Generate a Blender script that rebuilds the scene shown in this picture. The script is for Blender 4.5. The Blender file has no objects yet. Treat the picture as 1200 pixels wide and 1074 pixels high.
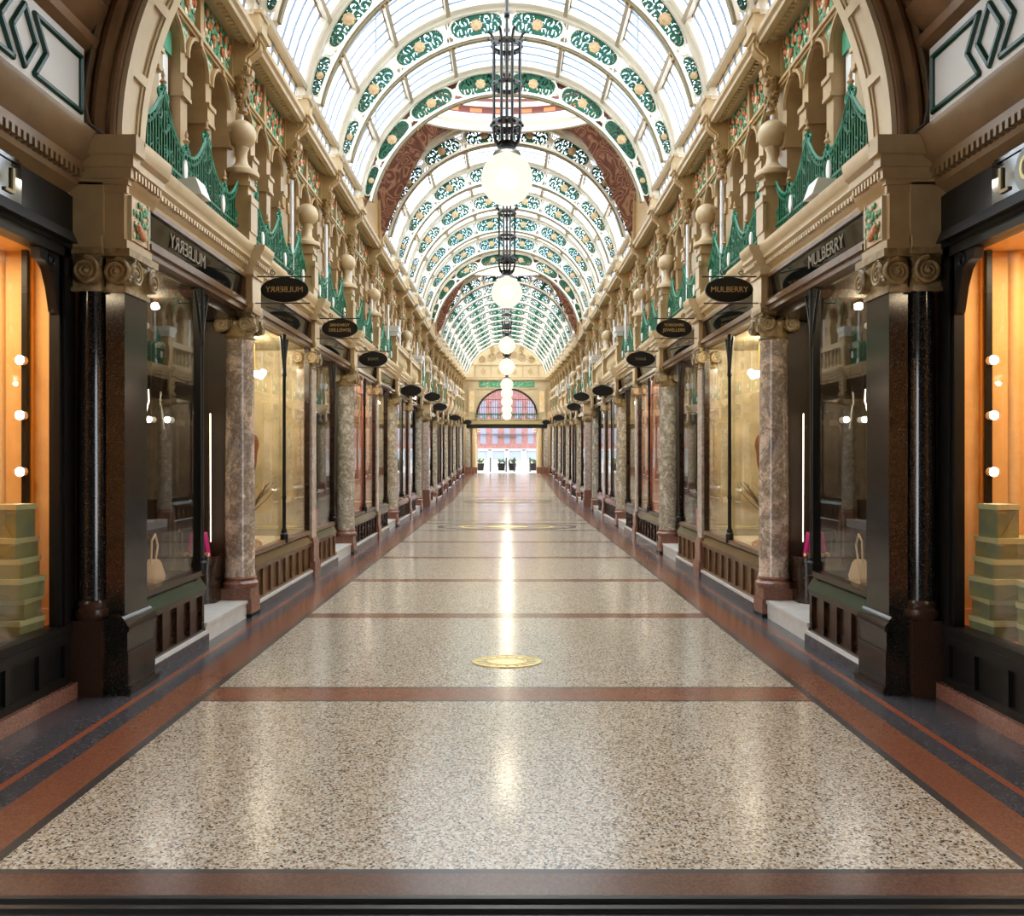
import bpy, math, random
from mathutils import Matrix, Vector
from math import sin, cos, pi, sqrt, radians, atan2
random.seed(7)
scene = bpy.context.scene
COL = scene.collection
H = 1.88            # eye height
ORD = ['first','second','third','fourth','fifth','sixth','seventh','eighth','ninth','tenth','eleventh','twelfth',
       'thirteenth','fourteenth','fifteenth','sixteenth','seventeenth','eighteenth','nineteenth','twentieth',
       'twenty-first','twenty-second','twenty-third','twenty-fourth','twenty-fifth','twenty-sixth']
SIDE = {1: 'right', -1: 'left'}

def rise(y):        # the far stretch of the arcade climbs gently
    return max(0.0, min(y, 75) - 38.0) * 0.033

# ------------------------------------------------------------------ materials
def mat(name, col, rough=0.5, metal=0.0, noise=0.0, nscale=8.0, col2=None, bump=0.0, spec=0.5, coat=0.0):
    m = bpy.data.materials.new(name); m.use_nodes = True
    nt = m.node_tree; b = nt.nodes['Principled BSDF']
    b.inputs['Base Color'].default_value = (*col, 1)
    b.inputs['Roughness'].default_value = rough
    b.inputs['Metallic'].default_value = metal
    b.inputs['Specular IOR Level'].default_value = spec
    b.inputs['Coat Weight'].default_value = coat
    b.inputs['Coat Roughness'].default_value = 0.08
    if noise or col2 or bump:
        tc = nt.nodes.new('ShaderNodeTexCoord')
        n = nt.nodes.new('ShaderNodeTexNoise'); n.inputs['Scale'].default_value = nscale; n.inputs['Detail'].default_value = 5
        nt.links.new(tc.outputs['Object'], n.inputs['Vector'])
        if noise or col2:
            r = nt.nodes.new('ShaderNodeValToRGB')
            c2 = col2 if col2 else tuple(c*(1-noise) for c in col)
            r.color_ramp.elements[0].position = 0.35; r.color_ramp.elements[1].position = 0.65
            r.color_ramp.elements[0].color = (*c2, 1); r.color_ramp.elements[1].color = (*col, 1)
            nt.links.new(n.outputs['Fac'], r.inputs['Fac']); nt.links.new(r.outputs['Color'], b.inputs['Base Color'])
        if bump:
            bp = nt.nodes.new('ShaderNodeBump'); bp.inputs['Strength'].default_value = bump; bp.inputs['Distance'].default_value = 0.02
            nt.links.new(n.outputs['Fac'], bp.inputs['Height']); nt.links.new(bp.outputs['Normal'], b.inputs['Normal'])
    return m

def emit(name, col, s):
    m = bpy.data.materials.new(name); m.use_nodes = True; nt = m.node_tree
    b = nt.nodes['Principled BSDF']; b.inputs['Base Color'].default_value = (*col, 1)
    b.inputs['Emission Color'].default_value = (*col, 1); b.inputs['Emission Strength'].default_value = s
    return m

def thin_glass(name, tint, f0=0.05, rough=0.0):
    """a pane without refraction: clear straight on, a mirror at grazing angles, alike from both sides"""
    m = bpy.data.materials.new(name); m.use_nodes = True; nt = m.node_tree; L = nt.links.new
    nt.nodes.remove(nt.nodes['Principled BSDF']); out = nt.nodes['Material Output']
    t = nt.nodes.new('ShaderNodeBsdfTransparent'); t.inputs['Color'].default_value = (*tint, 1)
    g = nt.nodes.new('ShaderNodeBsdfGlossy'); g.inputs['Roughness'].default_value = rough
    geo = nt.nodes.new('ShaderNodeNewGeometry')
    d = nt.nodes.new('ShaderNodeVectorMath'); d.operation = 'DOT_PRODUCT'
    L(geo.outputs['Incoming'], d.inputs[0]); L(geo.outputs['Normal'], d.inputs[1])
    def M(op, a, b=None):
        n = nt.nodes.new('ShaderNodeMath'); n.operation = op
        for k, x in enumerate((a, b)):
            if x is None: continue
            if isinstance(x, (int, float)): n.inputs[k].default_value = x
            else: L(x, n.inputs[k])
        return n.outputs[0]
    p = M('POWER', M('SUBTRACT', 1.0, M('ABSOLUTE', d.outputs['Value'])), 5.0)
    f = M('ADD', M('MULTIPLY', p, 1-f0), f0)
    mx = nt.nodes.new('ShaderNodeMixShader')
    L(f, mx.inputs[0]); L(t.outputs[0], mx.inputs[1]); L(g.outputs[0], mx.inputs[2]); L(mx.outputs[0], out.inputs[0])
    return m

def marble(name, a, b, dark, scale, vein=0.5):
    """clouded marble: two stones swirled together, with dark seams and fine speckle"""
    m = bpy.data.materials.new(name); m.use_nodes = True; nt = m.node_tree; L = nt.links.new; bs = nt.nodes['Principled BSDF']
    tc = nt.nodes.new('ShaderNodeTexCoord')
    n1 = nt.nodes.new('ShaderNodeTexNoise'); n1.inputs['Scale'].default_value = scale; n1.inputs['Detail'].default_value = 9; n1.inputs['Roughness'].default_value = .68; n1.inputs['Distortion'].default_value = .4
    n2 = nt.nodes.new('ShaderNodeTexNoise'); n2.inputs['Scale'].default_value = scale*.55; n2.inputs['Detail'].default_value = 8; n2.inputs['Roughness'].default_value = .7; n2.inputs['Distortion'].default_value = .9
    n3 = nt.nodes.new('ShaderNodeTexNoise'); n3.inputs['Scale'].default_value = scale*9; n3.inputs['Detail'].default_value = 3
    for n in (n1, n2, n3): L(tc.outputs['Object'], n.inputs['Vector'])
    r1 = nt.nodes.new('ShaderNodeValToRGB'); e = r1.color_ramp.elements; e[0].position = .42; e[1].position = .58; e[0].color = (*a,1); e[1].color = (*b,1)
    L(n1.outputs['Fac'], r1.inputs['Fac'])
    r2 = nt.nodes.new('ShaderNodeValToRGB'); e = r2.color_ramp.elements; e[0].position = .40; e[1].position = .60; e.new(.50)
    e[0].color = (0,0,0,1); e[1].color = (1,1,1,1); e[2].color = (0,0,0,1)
    ds = [(.0,0),(.44,0),(.485,1),(.515,1),(.56,0),(1,0)]
    while len(e) < len(ds): e.new(.9)
    for q, (p, v) in enumerate(ds): e[q].position = p; e[q].color = (v*vein,v*vein,v*vein,1)
    L(n2.outputs['Fac'], r2.inputs['Fac'])
    mx = nt.nodes.new('ShaderNodeMix'); mx.data_type = 'RGBA'; L(r2.outputs['Color'], mx.inputs['Factor']); L(r1.outputs['Color'], mx.inputs['A']); mx.inputs['B'].default_value = (*dark,1)
    r3 = nt.nodes.new('ShaderNodeValToRGB'); e = r3.color_ramp.elements; e[0].position = .35; e[1].position = .62; e[0].color = (.76,.75,.72,1); e[1].color = (1.12,1.12,1.12,1)
    L(n3.outputs['Fac'], r3.inputs['Fac'])
    m2 = nt.nodes.new('ShaderNodeMix'); m2.data_type = 'RGBA'; m2.blend_type = 'MULTIPLY'; m2.inputs['Factor'].default_value = 1
    L(mx.outputs['Result'], m2.inputs['A']); L(r3.outputs['Color'], m2.inputs['B']); L(m2.outputs['Result'], bs.inputs['Base Color'])
    bs.inputs['Roughness'].default_value = .16
    return m

def swirls(name):
    """painted plaster: brown ground with winding red and tan ribbons"""
    m = bpy.data.materials.new(name); m.use_nodes = True; nt = m.node_tree; L = nt.links.new; bs = nt.nodes['Principled BSDF']
    tc = nt.nodes.new('ShaderNodeTexCoord')
    w = nt.nodes.new('ShaderNodeTexNoise'); w.inputs['Scale'].default_value = 1.9; w.inputs['Detail'].default_value = 1.5; w.inputs['Distortion'].default_value = .8
    L(tc.outputs['Object'], w.inputs['Vector'])
    k = nt.nodes.new('ShaderNodeMath'); k.operation = 'MULTIPLY'; k.inputs[1].default_value = 75; L(w.outputs['Fac'], k.inputs[0])
    sn = nt.nodes.new('ShaderNodeMath'); sn.operation = 'SINE'; L(k.outputs[0], sn.inputs[0])
    mr = nt.nodes.new('ShaderNodeMapRange'); mr.inputs['From Min'].default_value = -1; L(sn.outputs[0], mr.inputs['Value'])
    r = nt.nodes.new('ShaderNodeValToRGB'); e = r.color_ramp.elements
    while len(e) < 4: e.new(.5)
    for q, (p, c) in enumerate(((0,(.13,.045,.025)),(.5,(.21,.075,.045)),(.82,(.30,.12,.085)),(1,(.38,.22,.11)))): e[q].position = p; e[q].color = (*c,1)
    L(mr.outputs[0], r.inputs['Fac']); L(r.outputs['Color'], bs.inputs['Base Color']); bs.inputs['Roughness'].default_value = .6
    return m

def cells(name, cols, scale, rough, bump=0.0, coat=0.0, stretch=(1,1,1), noise_mix=0.0, spec=0.5, grain=0.0):
    """chips of stone: every Voronoi cell takes one of the ramp's colours"""
    m = bpy.data.materials.new(name); m.use_nodes = True; nt = m.node_tree; b = nt.nodes['Principled BSDF']
    tc = nt.nodes.new('ShaderNodeTexCoord'); mp = nt.nodes.new('ShaderNodeMapping'); mp.inputs['Scale'].default_value = stretch
    v = nt.nodes.new('ShaderNodeTexVoronoi'); v.inputs['Scale'].default_value = scale
    nt.links.new(tc.outputs['Object'], mp.inputs['Vector'])
    src = mp.outputs['Vector']
    if noise_mix:
        n = nt.nodes.new('ShaderNodeTexNoise'); n.inputs['Scale'].default_value = scale*0.6; n.inputs['Detail'].default_value = 4
        nt.links.new(src, n.inputs['Vector'])
        ad = nt.nodes.new('ShaderNodeVectorMath'); ad.operation = 'MULTIPLY_ADD'
        ad.inputs[1].default_value = (noise_mix,)*3
        nt.links.new(n.outputs['Color'], ad.inputs[0]); nt.links.new(src, ad.inputs[2]); src = ad.outputs[0]
    nt.links.new(src, v.inputs['Vector'])
    sp = nt.nodes.new('ShaderNodeSeparateColor'); nt.links.new(v.outputs['Color'], sp.inputs[0])
    r = nt.nodes.new('ShaderNodeValToRGB'); r.color_ramp.interpolation = 'CONSTANT' if not grain else 'LINEAR'
    el = r.color_ramp.elements
    while len(el) < len(cols): el.new(0.5)
    for i, (p, c) in enumerate(cols):
        el[i].position = p; el[i].color = (*c, 1)
    nt.links.new(sp.outputs[0], r.inputs['Fac']); nt.links.new(r.outputs['Color'], b.inputs['Base Color'])
    b.inputs['Roughness'].default_value = rough; b.inputs['Coat Weight'].default_value = coat; b.inputs['Coat Roughness'].default_value = 0.1
    b.inputs['Specular IOR Level'].default_value = spec
    if bump:
        bp = nt.nodes.new('ShaderNodeBump'); bp.inputs['Strength'].default_value = bump; bp.inputs['Distance'].default_value = 0.01
        nt.links.new(sp.outputs[1], bp.inputs['Height']); nt.links.new(bp.outputs['Normal'], b.inputs['Normal'])
    return m

STONE = mat('faience_stone', (0.50, 0.335, 0.155), 0.3, noise=0.16, nscale=5)
STONE_LT = mat('pale_faience', (0.61, 0.46, 0.265), 0.3, noise=0.10, nscale=6)
CARVED = mat('carved_terracotta', (0.46, 0.31, 0.13), 0.42, col2=(0.22, 0.13, 0.05), nscale=22, bump=0.2)
CAPITAL = mat('capital_stone', (0.38, 0.27, 0.12), 0.35, col2=(0.20, 0.125, 0.05), nscale=16)
BROWN = mat('shaded_terracotta', (0.25, 0.13, 0.055), 0.4, noise=0.3, nscale=4)  # vestibule shade put into the stone's colour; reused on the shop shell
PEND = swirls('painted_pendentive')
GRANITE = cells('black_granite', [(0.0,(.009,.009,.008)),(.55,(.014,.0135,.012)),(.82,(.022,.021,.018)),(.97,(.05,.048,.04))], 150, 0.13, spec=0.6)
BRECCIA = marble('breccia_marble', (.50,.42,.37), (.72,.55,.43), (.20,.15,.10), 3.6, .7)
GREYMARB = marble('grey_marble', (.36,.32,.26), (.64,.58,.49), (.20,.15,.09), 9, .65)
PINKMARB = marble('pink_marble', (.42,.34,.28), (.62,.52,.44), (.26,.18,.14), 12, .5)
PLINTH = cells('red_granite', [(0.0,(.20,.085,.055)),(.5,(.25,.11,.075)),(.8,(.32,.16,.11))], 120, 0.2)
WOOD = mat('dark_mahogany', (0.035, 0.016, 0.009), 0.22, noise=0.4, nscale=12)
WOODGOLD = mat('polished_mahogany', (0.17, 0.085, 0.035), 0.3, noise=0.4, nscale=9)
BLACKWOOD = mat('ebonised_wood', (0.008, 0.007, 0.006), 0.4, spec=0.3)
FAIENCE_SHADE = mat('shaded_faience', (0.23, 0.135, 0.06), 0.35, noise=0.2, nscale=5)  # cornice stone darkened in its colour to stand for the vestibule's shade
IRONBLK = mat('black_iron', (0.010, 0.009, 0.008), 0.35)
IRONWHT = mat('cream_painted_iron', (0.82, 0.77, 0.66), 0.45)
IRONEDGE = mat('olive_painted_iron', (0.24, 0.20, 0.11), 0.5)
RIBGREEN = mat('green_painted_iron', (0.004, 0.10, 0.052), 0.5, noise=0.3, nscale=20, spec=0.25)
RAILGREEN = mat('emerald_painted_iron', (0.001, 0.115, 0.045), 0.45, spec=0.3)
RAILHIGHLIGHT = mat('highlight_green_iron', (0.012, 0.24, 0.135), 0.35)  # lighter copy of the rail green: teal highlights painted onto curves and knobs
GOLD = mat('old_gold', (0.58, 0.39, 0.20), 0.45, noise=0.2)
LETTERGOLD = mat('gold_lettering', (0.62, 0.40, 0.15), 0.35, metal=0.3)
LETTERDIM = mat('faded_lettering', (0.20, 0.155, 0.085), 0.4)
SIGNBLK = mat('sign_black', (0.006, 0.006, 0.006), 0.3)
WHITE = mat('white_paint', (0.85, 0.84, 0.80), 0.5)
WHITEMARB = mat('white_marble', (0.72, 0.70, 0.66), 0.3, noise=0.12, nscale=6)
SHAFT = mat('white_shaft', (0.80, 0.80, 0.82), 0.2, noise=0.1)
GREENMOS = cells('green_mosaic', [(0.0,(.02,.20,.09)),(.5,(.04,.28,.12)),(.8,(.55,.50,.30))], 26, 0.4)
REDBUD = mat('red_glaze', (0.52, 0.11, 0.035), 0.35, col2=(.60,.22,.06), nscale=20)
LEAFGRN = mat('green_glaze', (0.06, 0.27, 0.11), 0.35)
LEAFCRM = mat('cream_glaze', (0.80, 0.72, 0.48), 0.4)
TERR = cells('terrazzo', [(0.0,(.035,.033,.033)),(.08,(.475,.425,.345)),(.36,(.375,.305,.225)),(.60,(.28,.21,.14)),(.72,(.56,.525,.465)),(.90,(.155,.115,.08))], 92, 0.17, spec=0.75)
TERRA = cells('terracotta_terrazzo', [(0.0,(.19,.075,.042)),(.45,(.225,.093,.055)),(.85,(.17,.066,.040))], 90, 0.2)
REDSTRIP = cells('red_terrazzo', [(0.0,(.25,.075,.04)),(.6,(.29,.095,.05))], 90, 0.22)
GREYFL = cells('slate_terrazzo', [(0.0,(.052,.051,.062)),(.5,(.068,.067,.080)),(.9,(.10,.098,.108))], 80, 0.2)
DARKLINE = mat('dark_inlay', (0.05, 0.045, 0.045), 0.25)
BRASS = mat('brass', (0.80, 0.62, 0.22), 0.28, metal=0.7)
GLASS = thin_glass('shop_glass', (0.97, 0.97, 0.95), 0.055)
FASCIA = mat('black_glass', (0.006, 0.008, 0.007), 0.06, spec=0.8)
ROOFGL = thin_glass('roof_glass', (0.93, 0.97, 1.0), 0.03, 0.1)
BARMETAL = mat('glazing_bar_paint', (0.20, 0.25, 0.33), 0.4)
PURLIN = mat('purlin_paint', (0.40, 0.33, 0.24), 0.5)
ORANGE = mat('orange_plaster', (0.84, 0.50, 0.18), 0.6, noise=0.07, nscale=14, bump=0.25)
PINKFL = mat('pink_carpet', (0.72, 0.26, 0.14), 0.8)
BOXG = mat('olive_card', (0.27, 0.25, 0.09), 0.5, col2=(0.14, 0.17, 0.11), nscale=5)
BOXL = mat('pale_lid', (0.50, 0.47, 0.25), 0.5)
RIBBON = mat('brown_ribbon', (0.25, 0.15, 0.05), 0.5)
PINK = mat('magenta_leather', (0.75, 0.03, 0.25), 0.4)
TAN = mat('tan_leather', (0.78, 0.52, 0.30), 0.5)
CREAMTXT = mat('gold_chain', (0.75, 0.55, 0.25), 0.3, metal=0.8)
BULB = emit('lamp_bulb', (1.0, 0.93, 0.76), 160)
SPOT = emit('spot_lamp_face', (1.0, 0.92, 0.75), 25)
STRIP = emit('neon_strip', (1.0, 0.86, 0.62), 3)
BRICK = mat('red_brick', (0.24, 0.10, 0.085), 0.8, noise=0.3, nscale=3)

def globe_mat():
    m = bpy.data.materials.new('opal_globe'); m.use_nodes = True; nt = m.node_tree
    nt.nodes.remove(nt.nodes['Principled BSDF']); out = nt.nodes['Material Output']
    t = nt.nodes.new('ShaderNodeBsdfTransparent'); t.inputs['Color'].default_value = (1, .97, .9, 1)
    e = nt.nodes.new('ShaderNodeEmission'); e.inputs['Color'].default_value = (1, .93, .76, 1); e.inputs['Strength'].default_value = 0.42
    mx = nt.nodes.new('ShaderNodeMixShader'); mx.inputs[0].default_value = 0.88
    nt.links.new(t.outputs[0], mx.inputs[1]); nt.links.new(e.outputs[0], mx.inputs[2]); nt.links.new(mx.outputs[0], out.inputs[0])
    return m
GLOBE = globe_mat()

# ------------------------------------------------------------------ mesh builder
class MB:
    def __init__(s): s.v = []; s.f = []; s.m = []
    def add(s, vs, fs, m=0):
        o = len(s.v); s.v += [tuple(p) for p in vs]
        for f in fs: s.f.append(tuple(i+o for i in f)); s.m.append(m)
        return s
    def box(s, x0, x1, y0, y1, z0, z1, m=0):
        v = [(x0,y0,z0),(x1,y0,z0),(x1,y1,z0),(x0,y1,z0),(x0,y0,z1),(x1,y0,z1),(x1,y1,z1),(x0,y1,z1)]
        return s.add(v, [(0,3,2,1),(4,5,6,7),(0,1,5,4),(1,2,6,5),(2,3,7,6),(3,0,4,7)], m)
    def prism(s, pts, a0, a1, axis='y', m=0):
        """closed outline pts in the plane square to axis, extruded a0..a1"""
        n = len(pts)
        def P(p, a): return (p[0],a,p[1]) if axis=='y' else (a,p[0],p[1]) if axis=='x' else (p[0],p[1],a)
        area = sum(pts[i][0]*pts[(i+1)%n][1]-pts[(i+1)%n][0]*pts[i][1] for i in range(n))
        vs = [P(p,a0) for p in pts]+[P(p,a1) for p in pts]
        fs = [(i,(i+1)%n,n+(i+1)%n,n+i) for i in range(n)]+[tuple(range(n-1,-1,-1)), tuple(range(n,2*n))]
        flip = (area < 0) != (axis == 'y')
        if flip: fs = [tuple(reversed(f)) for f in fs]
        return s.add(vs, fs, m)
    def lathe(s, prof, c=(0,0,0), seg=16, m=0, axis='z', cap=True):
        vs = []; fs = []
        for r, z in prof:
            for k in range(seg):
                a = 2*pi*k/seg
                p = (r*cos(a), r*sin(a), z)
                if axis == 'y': p = (p[0], z, -p[1])
                if axis == 'x': p = (z, p[0], p[1])
                vs.append((p[0]+c[0], p[1]+c[1], p[2]+c[2]))
        n = len(prof)
        for i in range(n-1):
            for k in range(seg):
                fs.append((i*seg+k, i*seg+(k+1)%seg, (i+1)*seg+(k+1)%seg, (i+1)*seg+k))
        if cap: fs += [tuple(range(seg-1,-1,-1)), tuple((n-1)*seg+k for k in range(seg))]
        return s.add(vs, fs, m)
    def tube(s, pts, r, seg=6, m=0):
        pts = [Vector(p) for p in pts]; n = len(pts); vs = []; fs = []
        up = None
        for i, p in enumerate(pts):
            t = (pts[min(i+1,n-1)]-pts[max(i-1,0)]).normalized()
            if up is None:
                up = Vector((0,0,1)) if abs(t.z) < 0.9 else Vector((1,0,0))
            a = (up - t*up.dot(t))
            if a.length < 1e-5: a = t.orthogonal()
            a.normalize(); b = t.cross(a); up = a
            rr = r[i] if isinstance(r, (list,tuple)) else r
            for k in range(seg):
                w = 2*pi*k/seg; vs.append(p+a*(rr*cos(w))+b*(rr*sin(w)))
        for i in range(n-1):
            for k in range(seg):
                fs.append((i*seg+k, i*seg+(k+1)%seg, (i+1)*seg+(k+1)%seg, (i+1)*seg+k))
        fs += [tuple(range(seg-1,-1,-1)), tuple((n-1)*seg+k for k in range(seg))]
        return s.add(vs, fs, m)
    def ball(s, c, r, seg=12, rings=8, m=0, sc=(1,1,1)):
        prof = [(max(1e-4, sin(pi*i/rings)), -cos(pi*i/rings)) for i in range(rings+1)]
        t = MB().lathe(prof, seg=seg)
        return s.add([(c[0]+p[0]*r*sc[0], c[1]+p[1]*r*sc[1], c[2]+p[2]*r*sc[2]) for p in t.v], t.f, m)
    def merge(s, o, T=None, m=None):
        vs = [tuple(T @ Vector(p)) for p in o.v] if T is not None else o.v
        off = len(s.v); s.v += vs
        for f, k in zip(o.f, o.m): s.f.append(tuple(i+off for i in f)); s.m.append(k if m is None else m)
        return s
    def arc(s, r0, r1, a0, a1, y0, y1, zc, n=40, m=0):
        """band of an arch: angles from the vertical, outer r1, inner r0 (numbers or functions of the angle)"""
        R0 = r0 if callable(r0) else (lambda a: r0); R1 = r1 if callable(r1) else (lambda a: r1)
        vs = []; fs = []
        for i in range(n+1):
            a = a0+(a1-a0)*i/n
            for r in (R0(a), R1(a)):
                for y in (y0, y1): vs.append((r*sin(a), y, zc+r*cos(a)))
        for i in range(n):
            q = i*4; w = q+4
            fs += [(q,w,w+1,q+1),(q+2,q+3,w+3,w+2),(q,q+2,w+2,w),(q+1,w+1,w+3,q+3)]
        fs += [(0,1,3,2),(n*4,n*4+2,n*4+3,n*4+1)]
        return s.add(vs, fs, m)

def mesh(name, mb, mats, smooth=True):
    me = bpy.data.meshes.new(name); me.from_pydata(mb.v, [], mb.f)
    mats = mats if isinstance(mats, (list,tuple)) else [mats]
    for x in mats: me.materials.append(x)
    me.polygons.foreach_set('material_index', mb.m)
    me.update()
    if smooth:
        me.shade_smooth(); me.set_sharp_from_angle(angle=radians(38))
    return me
_mir = {}
def mirrored(me):
    if me.name not in _mir:
        c = me.copy(); c.transform(Matrix.Diagonal((-1,1,1,1))); c.flip_normals(); _mir[me.name] = c
    return _mir[me.name]
TOP = []
def N(name, me=None, parent=None, loc=(0,0,0), sx=1, label=None, cat=None, group=None, kind=None, world=False):
    """one object; sx=-1 is the left-hand twin"""
    if me is not None and sx < 0: me = mirrored(me)
    o = bpy.data.objects.new(name, me); COL.objects.link(o)
    o.location = (loc[0]*sx, loc[1], loc[2])
    if parent: o.parent = parent
    else: TOP.append((o, world))
    if label: o['label'] = label
    if cat: o['category'] = cat; o['kind'] = kind or 'thing'
    elif kind: o['kind'] = kind
    if group: o['group'] = group
    return o
def both(fn):
    for sx in (1, -1): fn(sx)

_txt = {}
def text(s, size, ext=0.004):
    """letters as a builder, centred, in the x-z plane facing -y"""
    cu = bpy.data.curves.new('t', 'FONT'); cu.body = s; cu.size = size; cu.extrude = ext; cu.align_x = 'CENTER'; cu.align_y = 'CENTER'
    ob = bpy.data.objects.new('t', cu); COL.objects.link(ob)
    dg = bpy.context.evaluated_depsgraph_get(); me = bpy.data.meshes.new_from_object(ob.evaluated_get(dg))
    b = MB(); b.add([(v.co.x, -v.co.z, v.co.y) for v in me.vertices], [tuple(p.vertices) for p in me.polygons])
    bpy.data.objects.remove(ob); bpy.data.curves.remove(cu); bpy.data.meshes.remove(me)
    return b

# ------------------------------------------------------------------ stations
ST = [7.02, 10.2] + [10.2+3.35*k for k in range(1, 16)]      # pier, column, pilaster, column ...
END = 61.5
RIBS = [10.25, 12.65, 15.05, 17.42] + [20.15, 22.9, 25.4, 27.9, 30.4, 32.9] + [36.0+2.45*k for k in range(11)]
R, ZC = 3.0, 6.815

# ------------------------------------------------------------------ floor
def build_floor():
    bars = [(6.62, 6.97), (10.06, 10.28), (13.0, 13.2), (16.0, 16.2), (19.0, 19.2), (25.6, 25.8), (29.5, 29.7), (33.2, 33.4), (39.6, 39.8), (43,43.2), (46.5,46.7), (50,50.2), (53.5,53.7), (57,57.2)]
    cross = [(22.0, 24.6), (35.2, 38.4)]
    ys = {-1.6, 3.28, 3.6, 3.86, 3.9, END, 62.0, 80.0, 38.0, 75.0}
    for a, b in bars: ys |= {a-.035, a, b, b+.035}
    for a, b in cross: ys |= {a, a+.25, b-.25, b}
    ys |= {38+2*k for k in range(12)}
    ys = sorted(ys)
    xs = [0, 2.36, 2.42, 2.70, 2.86, 2.915, 6.0]
    xs = sorted({-x for x in xs} | set(xs))
    b = MB()
    for i in range(len(ys)-1):
        y0, y1 = ys[i], ys[i+1]; yc = (y0+y1)/2
        for j in range(len(xs)-1):
            x0, x1 = xs[j], xs[j+1]; ax = abs(x0+x1)/2
            if yc > 62: m = 5
            elif yc < 3.6: m = 4
            elif yc < 3.86: m = 6
            elif yc < 3.9: m = 4
            elif ax > 2.915: m = 3
            elif ax > 2.86: m = 2
            elif ax > 2.70: m = 3
            elif ax > 2.42: m = 1
            elif ax > 2.36: m = 4
            else:
                m = 0
                for a, c in bars:
                    if a < yc < c: m = 1
                    elif a-.035 <= yc <= c+.035: m = 4
                for a, c in cross:
                    if a < yc < a+.25 or c-.25 < yc < c: m = 3
            q = [(x0,y0),(x1,y0),(x1,y1),(x0,y1)]
            b.add([(x,y,0) for x,y in q], [(0,1,2,3)], m)
    N('floor', mesh('floor', b, [TERR, TERRA, REDSTRIP, GREYFL, DARKLINE, mat('street_paving', (.30,.29,.28), .6), cells('brown_terrazzo', [(0.0,(.105,.055,.038)),(.5,(.13,.07,.05)),(.85,(.09,.045,.03))], 90, 0.2)], False), kind='structure', world=True)
    # rosettes laid in the floor at the two crossings
    for k, (yc, ry) in enumerate(((23.3, 0.95), (36.8, 1.2))):
        c = MB()
        for r0, r1, m in ((0.93, 1.0, 0), (0.62, 0.70, 1), (0.0, 0.3, 1)):
            n = 48
            vs = []; fs = []
            for i in range(n):
                a = 2*pi*i/n
                for r in (r0, r1):
                    for z in (0.0, 0.006): vs.append((1.9*r*cos(a), ry*r*sin(a), z))
            for i in range(n):
                q = i*4; w = (i+1) % n*4
                fs += [(q+1,q+3,w+3,w+1), (q+2,w+2,w+3,q+3), (q,q+1,w+1,w)]
            c.add(vs, fs, m)
        N('floor_rosette', mesh('floor_rosette', c, [GREYFL, BRASS]), loc=(0,yc,0.001), cat='floor inlay',
          label=('nearer' if k == 0 else 'farther')+' round slate and brass inlay in the terrazzo floor beneath a dome')
build_floor()

def medallion():
    r = N('brass_medallion', None, loc=(0, 7.87, 0), label='oval brass medallion set into the cream terrazzo in the foreground', cat='floor medallion')
    def ring(r0, r1, z):
        b = MB(); n = 64; vs = []; fs = []
        for i in range(n):
            a = 2*pi*i/n
            for q in (r0, r1):
                for zz in (0.001, z): vs.append((q*cos(a)*.32, q*sin(a)*.235, zz))
        for i in range(n):
            q = i*4; w = (i+1) % n*4
            fs += [(q+1,q+3,w+3,w+1), (q+2,w+2,w+3,q+3), (q,q+1,w+1,w)]
        return b.add(vs, fs)
    N('outer_ring', mesh('medallion_ring', ring(.93, 1, .008), BRASS), r)
    N('inner_ring', mesh('medallion_ring', ring(.52, .58, .008), BRASS), r)
    N('disc', mesh('medallion_disc', ring(.0, .93, .004), mat('pale_brass', (.85,.78,.42), .3, metal=.4, col2=(.62,.55,.25), nscale=30)), r)
    for k in range(16):
        a = 2*pi*k/16
        N('star_point', mesh('star_point', MB().prism([(.30*cos(a-.12)*.6,.22*sin(a-.12)*.6),(.30*cos(a)*.93,.22*sin(a)*.93),(.30*cos(a+.12)*.6,.22*sin(a+.12)*.6)], .003, .007, 'z'), GOLD), r)
medallion()

# ------------------------------------------------------------------ ionic capital
def spiral(c, r, turns, axis, tube=.013, sgn=1):
    pts = []; n = int(turns*14)
    for i in range(n+1):
        t = i/n; a = pi/2+sgn*2*pi*turns*t; q = r*(1-t*.86)
        u, w = q*cos(a), q*sin(a)
        pts.append((c[0]+u, c[1], c[2]+w) if axis == 'y' else (c[0], c[1]+u, c[2]+w))
    return MB().tube(pts, [tube*(1-.4*i/n) for i in range(n+1)], 5)

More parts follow.
